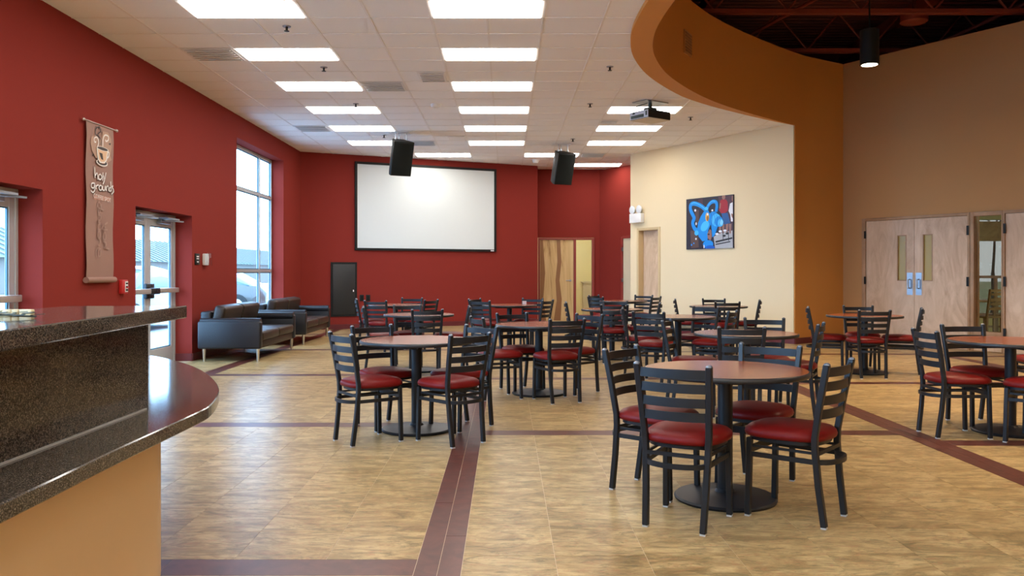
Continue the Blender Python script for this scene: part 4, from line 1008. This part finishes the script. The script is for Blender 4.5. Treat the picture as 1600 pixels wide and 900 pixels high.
# ------------------------------------------------------------------ tables
TB=[(1.286,4.85,'nearest and largest-looking round reddish table'),(-.755,6.95,'round table left of centre, foremost on that side'),(.357,9.03,'round table in the middle, in line with wood-grain door'),
    (-1.18,11.15,'second round table behind the foremost left one'),(-1.93,14.4,'farthest left round table beside the black access panel'),(.056,14.35,'far round table with small white card on it'),
    (1.63,12.72,'far round table in front of the sidelight recess'),(2.32,16.35,'farthest round table, before the red corridor wall'),(2.21,10.62,'round table before the recessed birch door'),
    (3.56,13.85,'round table directly under the balloon picture'),(2.24,7.72,'round table directly behind the nearest one'),(4.72,10.88,'round table in front of the birch double doors'),(4.19,6.86,'round table cut by the right edge of photo')]
def make_table():
    t=thing('round_table','x','table',group='round pedestal tables')
    R=.475
    MB().lathe([(R-.02,.735),(R-.012,.762)],64).build('tabletop',LAMIN,t)
    o=MB(); prof=[(R-.012,.762),(R-.004,.760),(R,.752),(R,.742),(R-.004,.733),(R-.02,.731)]; n=64; V=[];fs=[]
    for rr,z in prof:
        for k in range(n): V.append((rr*math.cos(2*PI*k/n),rr*math.sin(2*PI*k/n),z))
    for i in range(len(prof)-1):
        for k in range(n): fs.append((i*n+k,i*n+(k+1)%n,(i+1)*n+(k+1)%n,(i+1)*n+k))
    o.add(V,fs); o.build('edge_band',BLACKE,t,angle=60)
    MB().lathe([(.043,.03),(.043,.70)],24).build('pole',BLACKM,t)
    MB().lathe([(.29,.0),(.295,.012),(.285,.022),(.12,.034),(.06,.045),(.05,.06)],48).build('base',BLACKM,t)
    MB().box((-.25,-.03,.70),(.25,.03,.728)).box((-.03,-.25,.70),(.03,.25,.728)).build('top_support',BLACKM,t)
    return t
T0=make_table(); km=kids_map(T0)
for i,(x,y,lb) in enumerate(TB):
    o=T0 if i==0 else copy_tree(T0,km); o.location=(x,y,0); o['label']=lb
# small white card on the far table
x=(824-VX)*14.35/F
o=MB().obox((0,0,.032),(.035,0,0),(0,.003,.0),(0,-.01,.03)).build('white_card',WHITE,loc=(x-.05,14.42,.763)); tag(o,'small white card standing on the far round table','card')

# ------------------------------------------------------------------ chairs
def make_chair():
    t=thing('ladder_back_chair','x','chair',group='black ladder-back chairs with red seats')
    for sx in (-1,1):
        f=MB().sweep([(sx*.180,.196,.008),(sx*.176,.186,.43)],.031,.031,(0,1,0)).build('leg',BLACKM,t,bevel=.004,seg=1)
        MB().box((sx*.180-.014,.182,0),(sx*.180+.014,.210,.008)).build('glide',GLIDE,f)
        pth=[(sx*.152,-.207,.008),(sx*.160,-.180,.22),(sx*.166,-.165,.40),(sx*.170,-.166,.47),(sx*.180,-.195,.65),(sx*.191,-.235,.855)]
        b=MB().sweep(pth,.032,.032,(0,1,0)).build('leg',BLACKM,t,bevel=.004,seg=1)
        MB().box((sx*.152-.014,-.221,0),(sx*.152+.014,-.193,.008)).build('glide',GLIDE,b)
        MB().lathe([(.018,0),(.016,.006),(.007,.012)],12,c=(sx*.191,-.235,.853)).build('post_cap',M_CAP,b)
    for z in (.590,.664,.738,.813):
        f=(z-.47)/(.855-.47); yb=-.166-.069*f; hx=.170+.021*f-.008; n=10
        pth=[(-hx+2*hx*k/n, yb-.034*(1-(2*k/n-1)**2), z) for k in range(n+1)]
        MB().sweep(pth,.012,.047,(0,0,1)).build('slat',BLACKM,t)
    def outl(s,n=40):
        P=[]
        for k in range(n):
            q=2*PI*k/n; c,s_=math.cos(q),math.sin(q); e=2/3.0
            x=math.copysign(abs(c)**e,c)*.224; y=math.copysign(abs(s_)**e,s_)*.222
            x*=1-.10*(.5-y/.41)       # narrower at the back
            P.append((x*s,y*s+.026))
        return P
    m=MB(); rings=[(.93,.438),(1.0,.443),(1.018,.458),(.995,.476),(.91,.492),(.70,.503),(.40,.509),(.12,.511)]; V=[];fs=[];n=40
    for s,z in rings: V+=[(x,y,z) for x,y in outl(s)]
    for i in range(len(rings)-1):
        for k in range(n): fs.append((i*n+k,i*n+(k+1)%n,(i+1)*n+(k+1)%n,(i+1)*n+k))
    fs+=[tuple(range(n-1,-1,-1)),tuple((len(rings)-1)*n+k for k in range(n))]
    m.add(V,fs).build('seat',VINYL,t,angle=60)
    MB().prism(outl(.90),.418,.440).build('seat_frame',BLACKM,t)
    pth=[(.178,.186,.34),(.170,0,.34),(.164,-.15,.34)]+[(.15*math.cos(q),-.165-.085*math.sin(q),.34) for q in [PI*k/12 for k in range(1,12)]]+[(-.164,-.15,.34),(-.170,0,.34),(-.178,.186,.34)]
    MB().sweep(pth,.016,.025,(0,0,1)).build('stretcher_hoop',BLACKM,t)
    MB().box((-.166,.182,.345),(.166,.194,.385)).build('front_rail',BLACKM,t); MB().box((-.155,-.183,.375),(.155,-.171,.395)).build('rear_rail',BLACKM,t)
    for sx in (-1,1): MB().sweep([(sx*.170,.185,.385),(sx*.158,-.17,.385)],.010,.014,(0,0,1)).build('side_rail',BLACKM,t)
    return t
GLIDE=M('nylon_glide',(.5,.5,.5),.5)
M_CAP=M('grey_post_cap',(.12,.13,.15),.25,spec=.8)
C0=make_chair(); km=kids_map(C0)
TN=['the nearest round table','the foremost table on the left','the middle table','the second table on the left','the far table by the access panel','the far table with white card','the table before the sidelight recess',
    'the farthest table by the red corridor','the table before the recessed birch door','the table under the balloon picture','the table just behind the nearest','the table before the double doors','the table at right edge']
CH_=[ (0,.964,4.42,.50,.87,'front left, back to camera'),(0,1.586,4.52,-.76,.65,'front right'),(0,.905,5.04,.78,-.63,'back left, turned in'),(0,1.575,5.18,-.60,-.80,'back right, facing camera'),
 (1,-1.09,6.51,.80,.59,'front left'),(1,-.43,6.485,-.67,.74,'front right'),(1,-1.05,7.12,.6,-.8,'back left'),(1,-.38,7.09,-.69,-.72,'back right'),
 (2,-.09,8.72,.93,.37,'front left'),(2,.53,8.53,-.37,.93,'front right'),(2,.17,9.30,.447,-.894,'back left'),(2,.76,9.12,-.74,-.67,'back right'),
 (3,-1.70,11.2,.985,.17,'left side'),(3,-1.04,10.63,-.2,.98,'front'),(3,-1.38,11.6,.15,-1,'back'),(3,-.74,11.35,-1,-.08,'right side'),
 (4,-2.38,14.45,.97,.2,'left side'),(4,-2.10,13.85,.25,.97,'front'),(4,-1.77,14.90,-.2,-.98,'back'),(4,-1.48,14.22,-.85,.5,'right side'),
 (5,-.32,13.85,.5,.86,'front left'),(5,-.36,14.55,.85,-.5,'back left'),(5,.38,14.62,-.4,-.9,'back right'),(5,.50,14.03,-.86,.5,'front right'),
 (6,1.17,12.9,1,-.05,'left side'),(6,1.57,12.16,.03,1,'front'),(6,1.76,13.26,-.1,-1,'back'),(6,2.12,12.65,-.98,.2,'right side'),
 (7,1.98,16.75,.8,-.6,'back left'),(7,1.88,15.92,.75,.65,'front left'),(7,2.70,16.78,-.55,-.83,'back right'),(7,2.70,16.02,-.8,.6,'front right'),
 (8,1.80,9.98,.5,.87,'front left'),(8,1.76,10.80,.99,-.145,'left side'),(8,2.55,11.06,-.7,-.7,'back right'),(8,2.56,10.18,-.86,.5,'front right'),
 (9,3.14,14.18,.98,-.2,'left side'),(9,3.66,14.42,-.1,-1,'back'),(9,3.53,13.36,.05,1,'front'),(9,4.04,13.95,-.96,.27,'right side'),
 (10,1.80,8.06,.92,-.4,'left side'),(10,2.04,7.30,.1,1,'front'),(10,2.60,8.24,-.2,-.98,'back'),(10,2.68,7.68,-.88,.47,'right side'),
 (11,4.27,11.0,.93,-.36,'left side'),(11,4.90,11.38,-.2,-.98,'back'),(11,4.57,10.46,.02,1,'front'),(11,5.19,10.83,-.9,.42,'right side'),
 (12,3.65,6.74,1,0,'left side'),(12,4.13,7.22,.05,-1,'back'),(12,4.16,6.40,-.6,.8,'front, cut by frame')]
for i,(ti,x,y,fx,fy,pos) in enumerate(CH_):
    o=C0 if i==0 else copy_tree(C0,km); o.location=(x,y,0); o.rotation_euler=(0,0,math.atan2(-fx,fy))
    o['label']='black ladder-back chair with red seat, %s of %s'%(pos,TN[ti])
o=copy_tree(C0,km); o.location=(5.31,8.15,0); o.rotation_euler=(0,0,math.atan2(-.15,.98)); o['label']='lone black ladder-back chair half cut by right edge, before birch door'
